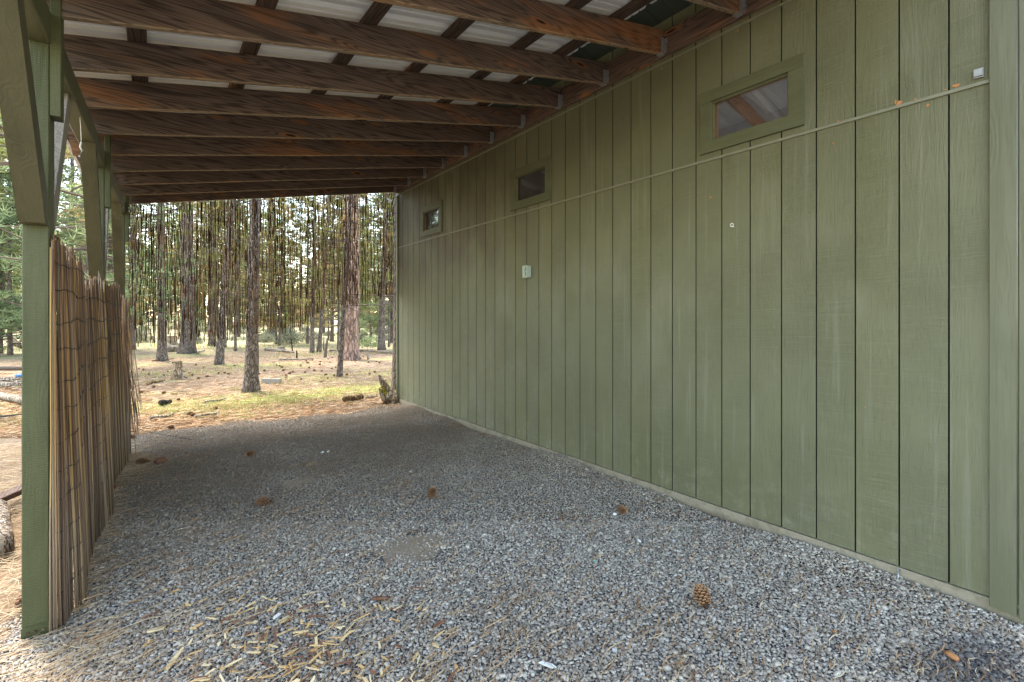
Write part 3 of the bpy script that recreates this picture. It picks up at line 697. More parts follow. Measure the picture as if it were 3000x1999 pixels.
# ledger and header
b = MB(); b.beam((WX - .025, .55, 3.505), (WX - .025, 7.64, 3.505), .038, .19, seg=14, wob=.001); b.build('ledger', M['ledger'], C)
b = MB(); b.beam((xin(.4) - .04, .4, 2.69), (xin(7.72) - .04, 7.72, 2.69), .089, .138, ch=.004, seg=8, wob=.001); b.build('header_beam', M['beamg'], C)
b = MB(); b.box(WX - .30, WX - .06, 2.66, 2.70, 3.60, 3.70); b.build('blocking', M['rafter'], C)
b = MB(); b.box(WX - .34, WX - .06, 3.30, 3.34, 3.58, 3.69); b.build('blocking', M['beamg'], C)
PY = [.72, 2.985, 5.22, 7.42]
for i, y in enumerate(PY):
    xi = xin(y); xo = xi - .089
    b = MB(); b.beam(((xi + xo) / 2, y + .07, -.06), ((xi + xo) / 2, y + .07, 2.62), .089, .14, up=(0, 1, 0), ch=.004, seg=8, wob=.0008)
    p = b.build('post', M['post'], C)
    zb = [1.80, 1.81, 1.69, 1.66][i]
    b = MB(); b.prism([(y, zb), (y - .085, zb), (y - .715, 2.62), (y - .575, 2.62), (y, zb + .09)], xo + .002, xi - .002)
    if i: b.build('brace', M['brace'], p)
    y2 = y + .14
    b = MB(); b.prism([(y2, zb), (y2 + .03, zb), (y2 + .60, 2.60), (y2 + .47, 2.62), (y2, zb + .13)], xo + .002, xi - .002)
    if i < 3:
        o = b.build('brace', M['greypost'] if i in (1, 2) else M['brace'], p)
        if i == 1: o['label'] = 'unpainted weathered grey brace'
    b = MB(); b.beam((xi + .020, y + .045, 2.305), (xi + .020, y + .045, RB(xi) + .15), .038, .089, up=(0, 1, 0), ch=.003); b.build('scab_block', M['post'], p)
    b = MB(); b.box(xo - .001, xi + .001, y - .0045, y - .0005, -.01, .055)
    for q in (.02, .045, .07): b.prism([(xo + q + .006 * math.cos(t), .03 + .006 * math.sin(t)) for t in [k * math.pi / 4 for k in range(8)]], y - .0075, y - .0047, axis=1, mi=1)
    b.build('base_strap', [M['post'], M['rot']], p)
# string hanging off the header
b = MB(); X = xin(3.98) - .01
b.tube([(X, 3.98, 2.64), (X + .004, 3.98, 2.55), (X + .006, 3.985, 2.47)], .0022, 5); b.tube([(X + .006, 3.985, 2.47), (X + .001, 3.98, 2.44), (X + .010, 3.985, 2.42), (X - .004, 3.98, 2.38)], .0055, 6)
tag(b.build('string', M['string'], smooth=True), 'short knotted white string dangling from the green header beam', 'string')

# ------------------------------------------------------------------ reed screens
def reeds(specs, name, mat, label, cat, wires=None, group=None, wirer=.0011):
    "specs: (x_bottom, y_bottom, z_bottom, x_top, y_top, z_top, radius)"
    m = MB()
    for (xb, yb, zb, xt, yt, zt, r) in specs:
        p0 = Vector((xb, yb, zb)); p1 = Vector((xt, yt, zt)); nseg = 4
        pts = []
        bow = Vector((rng.gauss(0, .003), rng.gauss(0, .003), 0))
        for k in range(nseg + 1):
            t = k / nseg; pts.append(p0.lerp(p1, t) + bow * math.sin(t * math.pi) + Vector((rng.gauss(0, .0012), rng.gauss(0, .0012), 0)))
        m.tube(pts, [r * 1.0, r, r * .95, r * .9, r * .8], 5, r=rng.random())
    o = m.build(name, [mat], None, smooth=True)
    if wires:
        wm = MB()
        for ps in wires: wm.tube(ps, wirer, 4)
        wob = wm.build('binding_wire', M['wire'], None); wob.parent = o
    return tag(o, label, cat, group)

def fx(t, y, z):                                       # x of the fence skin at run y, height z
    lean = (1.85 - z) / 1.85
    k = min(1, max(0, (y - 2.95) / .25))
    return xin(y) + .010 + .012 * k + k * (.022 * math.sin(y * 4.3 + 1) * (.4 + .6 * lean) + .045 * lean)
def fence(y0, y1, ztop, foot, name_label, flare=0.0, grey=False):
    sp = []; y = y0
    while y < y1:
        zt = ztop(y) + rng.gauss(0, .028); zb = foot(y) + abs(rng.gauss(0, .015))
        if rng.random() < .05: zt -= rng.uniform(.05, .3)
        dx = rng.gauss(0, .003)
        yb = y + rng.gauss(0, .008) + flare * (y - y0)
        sp.append((fx(0, y, 0) + dx + rng.gauss(0, .008) + flare * .35 * (y - y0), yb, zb, fx(0, y, 1.8) + dx, y + rng.gauss(0, .008), zt, rng.uniform(.0022, .0042)))
        y += rng.uniform(.0020, .0046)
    wires = []
    z = .17
    while z < ztop(y0) - .05:
        ph = rng.uniform(0, 6); side = .0085
        wires.append([(fx(0, yy, z) + side + .002 * math.sin(yy * 90), yy, z + .012 * math.sin(yy * 7 + ph) + .004 * math.sin(yy * 43)) for yy in np.arange(y0 + .01, y1, .02)]); z += .135
    return reeds(sp, 'reed_fence', M['reed'], name_label, 'reed fence', wires, 'reed fence rolls along the posts', .0021)
fence(2.965, 3.86, lambda y: 1.725 - .05 * (y - 3.0) + .03 * math.sin(y * 17), lambda y: -.005, 'nearest and tallest section of brown reed fence, beside the near green post')
fence(3.86, 6.30, lambda y: 1.60 + .03 * (y - 3.8) + .015 * math.sin(y * 9), lambda y: -.005, 'long middle section of brown reed fence, lower than the near one')
sp = []; y = 6.25                                       # last section: its foot has slumped inwards in a fan
while y < 7.30:
    t = (y - 6.25) / 1.05; yb = 5.75 + .62 * t + rng.gauss(0, .05); xb = -.315 + .10 * t ** .8 + rng.gauss(0, .014)
    sp.append((xb, yb, abs(rng.gauss(0, .012)), xin(y) + .03 + rng.gauss(0, .008), y, 1.62 - .06 * t + rng.gauss(0, .03), rng.uniform(.0018, .0032))); y += rng.uniform(.0045, .0115)
wires = []
for z in np.arange(.3, 1.5, .14):
    q = z / 1.6; wires.append([(((-.315 + .10 * t ** .8) * (1 - q) + (xin(6.25 + 1.05 * t) + .03) * q) + .008, (5.75 + .62 * t) * (1 - q) + (6.25 + 1.05 * t) * q, z) for t in np.linspace(.01, 1, 24)])
reeds(sp, 'reed_fence', M['reed'], 'far loose section of reed fence with its foot fanned out onto the gravel', 'reed fence', wires, 'reed fence rolls along the posts', .002)
# loose strands hanging off the far end of the fence
sp = []
for k in range(34):
    y = rng.uniform(6.4, 7.3); t = rng.uniform(1.0, 1.45); sp.append((xin(y) + rng.uniform(.08, .19), y - rng.uniform(.1, .5), rng.uniform(0.02, .6), xin(y) + .06, y, t, rng.uniform(.0016, .003)))
reeds(sp, 'loose_reeds', M['reed'], 'loose broken reeds drooping from the far end of the reed fence', 'reeds')

# hanging screen across the far end
bx = [-.35, .78, 1.13, 1.71, 2.0, 2.57, 3.2]; bz = [1.10, 1.11, 1.25, 1.24, 1.50, 1.62, 1.80]
sp = []; x = -.26; YS = 7.655
while x < 3.155:
    zb = np.interp(x, bx, bz) + rng.gauss(0, .045) + (rng.uniform(.05, .35) if rng.random() < .12 else 0)
    zt = RB(x) - .002; yy = YS + rng.gauss(0, .004); gx = rng.gauss(0, .007)
    segs = []; zc = zb
    while zc < zt - .03:                                # broken reeds; extra gaps imitate glare breaking up the backlit lengths
        L = rng.uniform(.05, .34) if rng.random() < .85 else rng.uniform(.4, .9); segs.append((zc, min(zt, zc + L))); zc += L + (rng.uniform(.004, .03) if rng.random() < .55 else rng.uniform(.03, .16))
    if False:                              # broken reed: a gap somewhere
        c = rng.uniform(zb + .1, zt - .1); L = rng.uniform(.04, .22); segs = [(zb, c - L / 2), (c + L / 2, zt)]
        if rng.random() < .3: segs = segs[:1] if rng.random() < .5 else segs[1:]
    for (a, c) in segs:
        xo_ = x + rng.gauss(0, .0035)
        if c - a > .03: sp.append((xo_ + rng.gauss(0, .004), yy, a, xo_ + rng.gauss(0, .004), yy, c, rng.uniform(.0032, .0064)))
    x += rng.uniform(.0070, .0150) if rng.random() > .06 else rng.uniform(.02, .035)
wires = []
for z in np.arange(1.25, 3.3, .145):
    xx = [x for x in np.arange(-.25, 3.15, .03) if np.interp(x, bx, bz) + .03 < z < RB(x) - .01]
    if len(xx) > 3: wires.append([(x, YS + .005, z + .010 * math.sin(x * 5 + z * 9)) for x in xx])
reeds(sp, 'reed_screen', M['reedd'], 'sparse dark reed screen hanging ragged across the far open end', 'reed screen', wires, None, .0007)

# ------------------------------------------------------------------ trees
def trunk_mesh(name, h, r, mat, flare=1.25, lean=0.0, bulges=(), seed=0, sides=14, parent=None, burl=False):
    R = random.Random(seed); m = MB(); n = 26; vs = []; fs = []
    ph = R.uniform(0, 6)
    for k in range(n + 1):
        t = (k / n) ** 1.6; z = t * h - .12
        rr = r * (1 - .72 * t) * (1 + (flare - 1) * math.exp(-max(z, 0) / .22))
        for (bz_, ba) in bulges: rr *= 1 + ba * math.exp(-((z - bz_) / .12) ** 2)
        cx = .05 * r * 6 * math.sin(z * .9 + ph) * min(1, z / 1.0 if z > 0 else 0) * .5; cy = .03 * math.sin(z * .7 + ph)
        for i in range(sides):
            a = 2 * math.pi * i / sides
            q = rr * (1 + .06 * math.sin(3 * a + ph + z * .8) + R.uniform(-.035, .035))
            if z < .15: q *= 1 + .16 * max(0, math.sin(4 * a + ph)) * (flare - 1) * 3
            vs.append((cx + q * math.cos(a), cy + q * math.sin(a), z))
    for k in range(n):
        for i in range(sides):
            j = (i + 1) % sides; fs.append((k * sides + i, k * sides + j, (k + 1) * sides + j, (k + 1) * sides + i))
    fs.append(tuple(range(n * sides, (n + 1) * sides)))
    m.add(vs, fs); o = m.build(name, mat, None, smooth=True)
    if parent: o.parent = parent
    return o

def crown_arrays(h, z0, reach, nl, tufts, seed, dens=1.0, blade=.22, droop=.1, bw=.02):
    "limbs as tubes (MB) and needle tufts as arrays"
    R = np.random.RandomState(seed); lm = MB(); V = []; rnd = []
    for i in range(nl):
        t = (i + R.rand()) / nl; z = z0 + (h - z0) * t; a = R.uniform(0, 2 * np.pi)
        L = reach * (1 - .8 * t) * R.uniform(.55, 1.1) + .25
        rise = L * (R.uniform(-.1, .35) + .35 * t); p0 = np.array([0, 0, z]); dirv = np.array([math.cos(a), math.sin(a), 0])
        pts = [p0 + dirv * L * s_ + np.array([0, 0, rise * s_ - droop * L * math.sin(s_ * 3.1)]) + R.normal(0, .03 * L, 3) * (s_ > 0) for s_ in (0, .35, .7, 1)]
        lm.tube([tuple(p) for p in pts], [.012 + .008 * L, .010 + .005 * L, .008, .004], 4)
        nt_ = max(3, int(tufts * (.4 + .6 * L / reach) * dens)); hue = R.rand()
        for k in range(nt_):
            s_ = .25 + .75 * R.rand() ** .7; q = s_ * 3; j = min(2, int(q)); c = pts[j] + (pts[j + 1] - pts[j]) * (q - j)
            c = c + R.normal(0, .13 * (L ** .5), 3) * np.array([1, 1, .55])
            nb = 9
            for _ in range(nb):
                d = R.normal(0, 1, 3); d[2] = abs(d[2]) * .6 + .05; d /= np.linalg.norm(d); d = d * blade * R.uniform(.6, 1.1)
                sd_ = np.cross(d, R.normal(0, 1, 3)); sd_ = sd_ / (np.linalg.norm(sd_) + 1e-6) * bw * .5
                V += [c - sd_, c + sd_, c + d]; rnd += [np.clip(.55 * hue + (.35 if hue < .8 else .6) * R.rand() + (.12 if R.rand() < .1 else 0), 0, .91 if hue < .80 else 1)] * 3
    return lm, np.array(V), np.array(rnd)

CROWN = {}
def crown_data(kind, seed, **kw):
    key = (kind, seed)
    if key not in CROWN:
        lm, V, r = crown_arrays(seed=seed, **kw)
        lo = lm.build('limbs', M['limb']); fo = fast_mesh('crown', V, np.arange(len(V)).reshape(-1, 3), M['leafblue' if kind == 'blue' else 'leaf'], r)
        COL.objects.unlink(lo); COL.objects.unlink(fo); CROWN[key] = (lo.data, fo.data)
        bpy.data.objects.remove(lo); bpy.data.objects.remove(fo)
    return CROWN[key]
def mesh_child(name, me, parent):
    o = bpy.data.objects.new(name, me); COL.objects.link(o); o.parent = parent; return o

def tree(px, py, wpx, h, label, lean=0.0, mat='bark', crown=('tall', 1), z0=3.0, bulges=(), flare=1.25, group='pines standing beyond the carport', nstub=16, d=None, rz=None, cs=1.0):
    p = gp(px, py) if d is None else gdepth(px, d)
    dist = p.x * F[0] + p.y * F[1]; r = wpx / 2 * dist / FPX
    e = empty('pine_tree', (p.x, p.y, hgt(p.x, p.y)), label, 'tree', group)
    if lean:                                            # lean sideways as seen from the carport
        e.rotation_euler = Matrix.Rotation(math.atan(lean), 3, Vector((-RV[1], RV[0], 0))).to_euler()
        e.rotation_euler = Matrix.Rotation(math.atan(lean), 3, Vector((F[0], F[1], 0)) ).to_euler()
    sd_ = int(px * 7 + py)
    trunk_mesh('trunk', h, r, M[mat], flare, 0, bulges, sd_, parent=e)
    R = random.Random(sd_); dl = MB()
    for k in range(nstub):                              # dead lower twigs
        z = R.uniform(1.6, z0 + 2.5); a = R.uniform(0, 6.28); L = R.uniform(.3, 1.3)
        p1 = (math.cos(a) * L, math.sin(a) * L, z + R.uniform(-.2, .2)); p2 = (math.cos(a + .2) * L * 1.35, math.sin(a + .2) * L * 1.35, z - R.uniform(0, .3))
        dl.tube([(0, 0, z), p1, p2], [.014, .007, .002], 4)
        dl.tube([p1, (p1[0] + R.uniform(-.3, .3), p1[1] + R.uniform(-.3, .3), p1[2] - R.uniform(0, .25))], [.005, .0015], 4)
    if nstub: dl.tube([(0, 0, 1.4), (0, 0, z0 + 2.7)], .012, 4)
    if nstub: dl.build('dead_twigs', M['limb'], None).parent = e
    if crown:
        kw = dict(tall=dict(h=12, z0=2.6, reach=2.0, nl=64, tufts=20), high=dict(h=16, z0=5.5, reach=2.6, nl=60, tufts=26), young=dict(h=5.5, z0=.7, reach=1.1, nl=46, tufts=16), blue=dict(h=8, z0=.7, reach=1.9, nl=70, tufts=22))[crown[0]]
        a, b2 = crown_data(crown[0], crown[1], **kw)
        s_ = h / kw['h'] * cs
        for nm, me in (('limbs', a), ('crown', b2)):
            o = mesh_child(nm, me, e); o.scale = (s_, s_, s_); o.rotation_euler = (0, 0, sd_ % 7)
    return e

tree(576, 900, 27, 13, 'nearest pine, with a swollen crooked lower trunk, in front of the pale concrete block', .03, crown=('high', 1), bulges=((.95, .26), (1.3, -.10), (.45, .22), (.68, -.05), (1.75, .10)), flare=1.4)
tree(371, 829, 19, 12, 'dark pine with a broken twig at its foot, left of the upright pale stump', 0, crown=('high', 2))
tree(429, 810, 31, 16, 'thick dark brown pine standing just right of the far grey stump', .015, crown=('high', 3), flare=1.3)
tree(503, 838, 17, 13, 'pine leaning to the right, between the thick dark pine and the nearest pine', .085, crown=('high', 1))
tree(487, 797, 15, 12, 'slim pine directly behind the red marker stake', 0, crown=('tall', 2))
tree(803, 829, 37, 20, 'largest pine, with pale reddish plated bark', .02, 'barkp', ('high', 2), flare=1.45, bulges=((.3, .05),))
tree(780, 866, 12.5, 9, 'slender leaning pine just left of the largest pale barked pine', .06, crown=('high', 3), flare=1.15)
tree(876, 805, 16, 11, 'dark pine right of the largest pine, near the building corner', .03, crown=('tall', 1))
tree(717, 809, 9.5, 10, 'left one of a close pair of slim dark pines', .02, crown=('tall', 3), nstub=9)
tree(733, 808, 9.5, 10, 'right one of a close pair of slim dark pines, leaning right', .07, crown=('tall', 2), nstub=9)
tree(625, 777, 16, 15, 'greyish pine standing far back in the pale sagebrush', -.01, crown=('high', 1))
tree(301, 805, 17, 13, 'pine at the far left of the opening, beside the reed fence', .02, crown=('high', 3))
tree(634, 790, 5, 7, 'thinner left stem of two thin saplings in the sagebrush', .0, crown=('young', 1))
tree(642, 793, 5, 7.5, 'slightly leaning right stem of two thin saplings in the sagebrush', .03, crown=('young', 2))
tree(541, 806, 6, 8, 'thin bare stemmed pine behind and left of the nearest pine', 0, crown=('tall', 1))
tree(517, 799, 6, 8, 'thin pine behind the pine that leans right', 0, crown=('tall', 3))
tree(707, 790, 6, 8, 'thin dark stem left of the close pair of slim pines', 0, crown=('young', 3))
tree(763, 786, 8, 9, 'dark stemmed pine behind the dead snag', .01, crown=('tall', 2))
tree(755, 783, 4, 6, 'thinnest dark stem beside the dead snag', .0, crown=None)
tree(777, 803, 5, 8, 'straight thin stem close behind the slender leaning pine', .01, crown=('young', 1))
tree(853, 778, 6, 6, 'small leaning stem in the brush between the largest pine and the building', -.08, crown=('young', 2))
tree(894, 796, 5, 8, 'thin stem right beside the building corner', .0, crown=('tall', 3))
tree(690, 762, 7, 10, 'pinkish stem far off in the sagebrush', .0, 'barkp', ('tall', 1))
tree(813, 768, 9, 8, 'bluish green young pine with low boughs, right of the largest pine', 0, crown=('blue', 1), nstub=2)
tree(868, 772, 6, 7, 'small green pine with low boughs, behind the dark pine near the building', 0, crown=('blue', 2), nstub=2)
tree(916, 922, 28, 14, 'brown barked pine mostly hidden behind the building corner', .0, crown=('high', 2), d=9.6, flare=1.2)
# left of the carport
tree(-30, 840, 30, 15, 'near left pine with boughs reaching in beside the green brace', .0, crown=('tall', 1), d=7.0)
tree(12, 757, 16, 15, 'dark pine seen between the picture edge and the near green post', .0, crown=('tall', 2))
tree(40, 760, 11, 12, 'second pine stem close beside the near green post', .0, crown=('blue', 1))
tree(165, 770, 14, 12, 'green pine seen between the near post and the next one', .0, crown=('blue', 2), d=24)
tree(205, 770, 12, 14, 'pine bough tree right beside the carport roof edge', .0, crown=('blue', 1), d=13, cs=.9)
tree(255, 770, 12, 14, 'pine glimpsed between the second and third posts', .0, crown=('tall', 3), d=21)
tree(95, 770, 13, 13, 'leafy pine hidden partly by the near green post', .0, crown=('blue', 3), d=19)

# far woods: many pines farther back, one mesh each
def joined(kind, seed, kw, h, r):
    lm, V, rr = crown_arrays(seed=seed, **kw)
    t = trunk_mesh('far_pine_tree', h, r, M['bark'], 1.2, seed=seed, sides=8)
    tv = np.array([v.co[:] for v in t.data.vertices]); tf = [tuple(p.vertices) for p in t.data.polygons]; bpy.data.objects.remove(t)
    m = MB(); m.add([tuple(v) for v in tv], tf, 0); m.add(lm.v, lm.f, 0)
    nv = len(V); m.v += [tuple(v) for v in V]; base = len(m.v) - nv
    m.f += [(base + 3 * i, base + 3 * i + 1, base + 3 * i + 2) for i in range(nv // 3)]; m.m += [1] * (nv // 3); m.r += list(rr)
    o = m.build('far_pine_tree', [M['bark'], M['leafblue' if kind == 'blue' else 'leaf']]); me = o.data; bpy.data.objects.remove(o); return me
FARK = [joined('tall', 21, dict(h=13, z0=1.6, reach=2.3, nl=60, tufts=14, blade=.34, bw=.05), 14, .10),
        joined('high', 22, dict(h=17, z0=4.0, reach=2.8, nl=58, tufts=16, blade=.36, bw=.05), 18, .14),
        joined('blue', 23, dict(h=9, z0=.4, reach=2.2, nl=60, tufts=16, blade=.32, bw=.045), 9.5, .08),
        joined('young', 24, dict(h=6, z0=.3, reach=1.5, nl=46, tufts=13, blade=.30, bw=.04), 6, .08)]
def far_tree(px, d, k, s_):
    p = gdepth(px, d); o = bpy.data.objects.new('far_pine_tree', FARK[k]); COL.objects.link(o)
    o.location = (p.x, p.y, hgt(p.x, p.y) - .05); o.rotation_euler = (0, 0, rng.uniform(0, 6)); o.scale = (s_, s_, s_ * rng.uniform(.9, 1.1))
    band = 'left' if px < 230 else 'open'
    if px < 230: tag(o, 'far green pine in the woods left of the carport', 'tree', 'far pines left of the carport')
    else: tag(o, 'far green pine in the woods beyond the open end', 'tree', 'far pines beyond the open end')
RF = random.Random(5)
for k in range(70):
    px = RF.uniform(215, 980); d = RF.uniform(27, 75)
    if 655 < px < 728 and d < 62: continue
    if 850 < px < 892 and d < 55: continue
    kk = RF.choice([0, 0, 1, 1, 2, 3]); s_ = RF.uniform(.8, 1.15)
    if 640 < px < 740: kk = 3 if d < 70 else 2; s_ = .9
    if 835 < px < 905: kk = RF.choice([2, 3])
    far_tree(px, d, kk, s_)
for k in range(46):
    far_tree(RF.uniform(-500, 215), RF.uniform(17, 60), RF.choice([0, 1, 2, 2]), RF.uniform(.85, 1.2))
for k in range(95):
    px = RF.uniform(150, 1000); gap = 655 < px < 730 or 850 < px < 892; d = RF.uniform(60, 125)
    far_tree(px, d, RF.choice([2, 3]) if gap else RF.choice([0, 1, 1, 2]), RF.uniform(.8, 1.0) if gap else RF.uniform(1.0, 1.35) * (1 if d < 90 else 1.25))

# shrubs
def shrub(name, loc, rad, mat, label, cat, group=None, seed=0, n=420, blade=.12, parts=True):
    R = np.random.RandomState(seed); a = R.uniform(0, 2 * np.pi, n); rr = rad * R.rand(n) ** .6; z = R.rand(n) ** .8 * rad * .95 * np.sqrt(np.clip(1 - (rr / rad) ** 2, .08, 1))
    c = np.stack([rr * np.cos(a), rr * np.sin(a), z], 1); V = []
    for q in c:
        for _ in range(3):
            d = R.normal(0, 1, 3); d[2] = abs(d[2]) + .3; d = d / np.linalg.norm(d) * blade * R.uniform(.6, 1.2); s_ = np.cross(d, R.normal(0, 1, 3)); s_ = s_ / np.linalg.norm(s_) * blade * .1
            V += [q - s_, q + s_, q + d]
    V = np.array(V); o = fast_mesh(name, V, np.arange(len(V)).reshape(-1, 3), mat, np.repeat(R.rand(len(V) // 3), 3)); o.location = loc; return tag(o, label, cat, group)
for k in range(34):
    px = RF.uniform(430, 905) if k < 22 else RF.uniform(240, 450); py = RF.uniform(752, 790); p = gp(px, py)
    shrub('sagebrush', (p.x, p.y, hgt(p.x, p.y) - .03), RF.uniform(.35, .8), M['sage'], 'pale grey green sagebrush clump in the clearing beyond the pines', 'bush', 'sagebrush in the clearing', k, 260, .2)
for k, (px, py, r_) in enumerate(((735, 742, 1.3), (660, 741, 1.6), (690, 740, 1.5), (850, 744, 1.2), (822, 742, 1.4), (880, 745, 1.1), (600, 742, 1.2))):
    p = gp(px, py + 4); shrub('rusty_shrub', (p.x, p.y, 0), r_ * 1.1, M['rust'], 'rusty orange autumn shrub at the back of the clearing', 'bush', 'rusty shrubs at the back of the clearing', 60 + k, 420, .4)
p = gp(848, 800); shrub('pine_seedling', (p.x, p.y, 0), .55, M['leafblue'], 'low dark green pine seedling in brush left of the dark pine near the building', 'bush', None, 91, 400, .12)

# ------------------------------------------------------------------ stumps, blocks, logs, sticks
def stump(px, py, hpx, wpx, label, mat='dead', roots=True, name='tree_stump', seed=0):
    p = gp(px, py); d = p.x * F[0] + p.y * F[1]; h = hpx * d / FPX; r = wpx / 2 * d / FPX; R = random.Random(seed); m = MB(); sides = 14; vs = []; fs = []; n = 9
    ph = R.uniform(0, 6)
    for k in range(n + 1):
        t = k / n; z = t * h - .03; q = r * (1 + (.9 if roots else .25) * math.exp(-max(z, 0) / (.12 * h + .02)))
        for i in range(sides):
            a = 2 * math.pi * i / sides; w_ = q * (1 + .08 * math.sin(3 * a + ph) + R.uniform(-.03, .03) + (.35 * max(0, math.sin(3 * a + ph)) * math.exp(-max(z, 0) / .05) if roots else 0))
            vs.append((w_ * math.cos(a), w_ * math.sin(a), z + (R.uniform(-.02, .02) * h if k == n else 0)))
    for k in range(n):
        for i in range(sides): j = (i + 1) % sides; fs.append((k * sides + i, k * sides + j, (k + 1) * sides + j, (k + 1) * sides + i))
    vs.append((0, 0, h - .035)); c = len(vs) - 1
    for i in range(sides): fs.append((n * sides + i, n * sides + (i + 1) % sides, c))
    m.add(vs, fs); o = m.build(name, M[mat]); o.location = (p.x, p.y, hgt(p.x, p.y)); return tag(o, label, 'stump')
stump(408, 869, 43, 17, 'upright pale cut stump with bleached flared roots, nearest of the stumps', 'stumpwood', seed=3)
stump(395, 797, 24, 19, 'wide grey stump standing against the thick dark pine', seed=4)
stump(646, 806, 11, 14, 'low bleached root stump in the middle of the clearing', seed=5)
stump(846, 828, 13, 5, 'small thin grey stub right of the largest pine', roots=False, seed=6)
stump(673, 781, 12, 9, 'little dark broken stump behind the low bleached one', 'rot', seed=7)

# rocky log chunk beside the grey stump
def lump(name, px, py, sx, sy, sz, mat, label, cat, seed, rz=0, z=0, group=None):
    p = gp(px, py); R = np.random.RandomState(seed); V = IV.copy()
    F2 = []; vv = [tuple(v) for v in V]; cache = {}
    def mid(a, b_):
        k = (min(a, b_), max(a, b_))
        if k not in cache: m_ = (np.array(vv[a]) + np.array(vv[b_])); vv.append(tuple(m_ / np.linalg.norm(m_))); cache[k] = len(vv) - 1
        return cache[k]
    for (a, b_, c) in IF: x_, y_, z_ = mid(a, b_), mid(b_, c), mid(c, a); F2 += [(a, x_, z_), (b_, y_, x_), (c, z_, y_), (x_, y_, z_)]
    V = np.array(vv) * (1 + R.uniform(-.22, .22, (len(vv), 1))) * np.array([sx, sy, sz])
    o = fast_mesh(name, V, np.array(F2), mat, np.full(len(V), R.rand())); o.location = (p.x, p.y, z + hgt(p.x, p.y) + sz * .55); o.rotation_euler = (0, 0, rz); return tag(o, label, cat, group)
lump('log_chunk', 392, 808, .33, .16, .16, M['dead'], 'grey rounded log chunk lying before the wide grey stump', 'log', 1, .3)

# concrete block pair
p = gp(624, 881); bl = MB(); bl.box(-.19, -.005, -.05, .05, 0, .10); bl.box(.002, .19, -.052, .050, 0, .096); bl.box(-.19, .19, -.045, .045, -.02, .0)
o = bl.build('concrete_block', M['block']); o.location = (p.x, p.y, .0); o.rotation_euler = (0, 0, -YAW - .05); tag(o, 'pale concrete block lying on the needles right of the nearest pine', 'block')

# driftwood snag at the wall corner
p = gp(890, 926); e = empty('root_snag', (p.x, p.y, 0), 'gnarled upright root snag with yellow moss leaning at the building corner', 'snag', rz=-YAW)
s_ = MB(); s_.tube([(.10, 0, -.04), (.07, 0, .07), (.0, .0, .18), (-.05, .0, .28), (-.095, 0, .36), (-.12, 0, .42)], [.115, .105, .075, .05, .034, .012], 9)
s_.tube([(.03, -.03, .02), (-.03, -.05, .08), (-.07, -.05, .16), (-.105, -.05, .225)], [.06, .055, .035, .01], 8)
s_.tube([(.08, .02, .03), (.16, .03, .06), (.20, .02, .10)], [.07, .05, .02], 7)
q = s_.build('trunk', M['snagwood'], None); q.parent = e; e.scale = (1.12, 1.12, 1.08)
s_ = MB(); s_.tube([(-.05, -.07, .0), (.05, -.075, .03), (.14, -.06, .07)], [.02, .045, .03], 8, flat=.6); q = s_.build('rotten_base', M['rot'], None); q.parent = e
s_ = MB()
for k in range(26):
    t = rng.random(); x, z = -.01 - .05 * t + rng.gauss(0, .02), .12 + .14 * t; s_.tube([(x, -.075 + .02 * t, z), (x + rng.gauss(0, .008), -.088, z + .012)], [.012, .004], 5)
q = s_.build('moss', M['moss'], None); q.parent = e

def stick(name, a, b_, r, label, mat='limb', z=.02, bend=.05, cat='stick', forks=0, group=None, r2=None):
    p0 = gp(*a); p1 = gp(*b_); m = MB(); pts = []; r2 = r * .6 if r2 is None else r2; dz = 0
    n = 6; side = Vector((-(p1 - p0).y, (p1 - p0).x, 0)).normalized(); L = (p1 - p0).length
    for k in range(n + 1):
        t = k / n; c = p0.lerp(p1, t) + side * bend * L * math.sin(t * math.pi) + side * rng.gauss(0, .008 * L); pts.append((c.x, c.y, z + hgt(c.x, c.y) + r * .6 + .01 * math.sin(t * 7)))
    m.tube(pts, [r + (r2 - r) * k / n for k in range(n + 1)], 7)
    for k in range(forks):
        t = rng.randint(1, n - 1); c = Vector(pts[t]); d = side * rng.choice((-1, 1)) * rng.uniform(.1, .3) * L + Vector((0, 0, rng.uniform(0, .12)))
        m.tube([c, c + d * .6, c + d], [r * .5, r * .35, r * .15], 5)
    return tag(m.build(name, M[mat], smooth=True), label, cat, group)
stick('branch', (345, 968), (400, 957), .022, 'straight grey stick lying on the needles left of the grass strip', 'dead', bend=.0)
stick('curved_branch', (448, 963), (500, 948), .018, 'short curved pale stick near the gravel edge', 'dead', bend=-.25)
stick('branch', (468, 930), (520, 920), .02, 'faint pale stick along the bright grass strip', 'dead', bend=.03)
stick('fallen_branch', (608, 806), (676, 812), .055, 'bleached fallen branch right behind the nearest pine', 'dead', bend=.05, forks=2, cat='branch')
stick('branch', (640, 828), (720, 826), .03, 'thin pale stick in the middle of the cone scattered needles', 'dead', bend=.0)
stick('branch', (756, 808), (792, 807), .05, 'pale fallen log behind the slender leaning pine', 'dead', bend=.0, cat='log')
stick('branch', (822, 808), (905, 818), .05, 'pale fallen branch left of the building corner', 'dead', bend=.02, forks=2, cat='branch')
stick('rotten_log', (790, 925), (832, 918), .045, 'dark rotten log piece lying near the root snag', 'rot', bend=.02, cat='log', forks=1, r2=.05)
stick('branch', (840, 918), (868, 914), .018, 'small greenish pale stick between the rotten log and the root snag', 'dead', bend=0)
stick('branch', (370, 935), (392, 930), .05, 'short black charred log piece left of the curved stick', 'burn', bend=0, cat='log')
stick('branch', (345, 885), (378, 878), .03, 'dark twiggy stick in front of the upright pale stump', 'rot', bend=.05)
stick('branch', (350, 832), (400, 826), .02, 'dark thin stick behind the upright pale stump', 'rot', bend=.03)
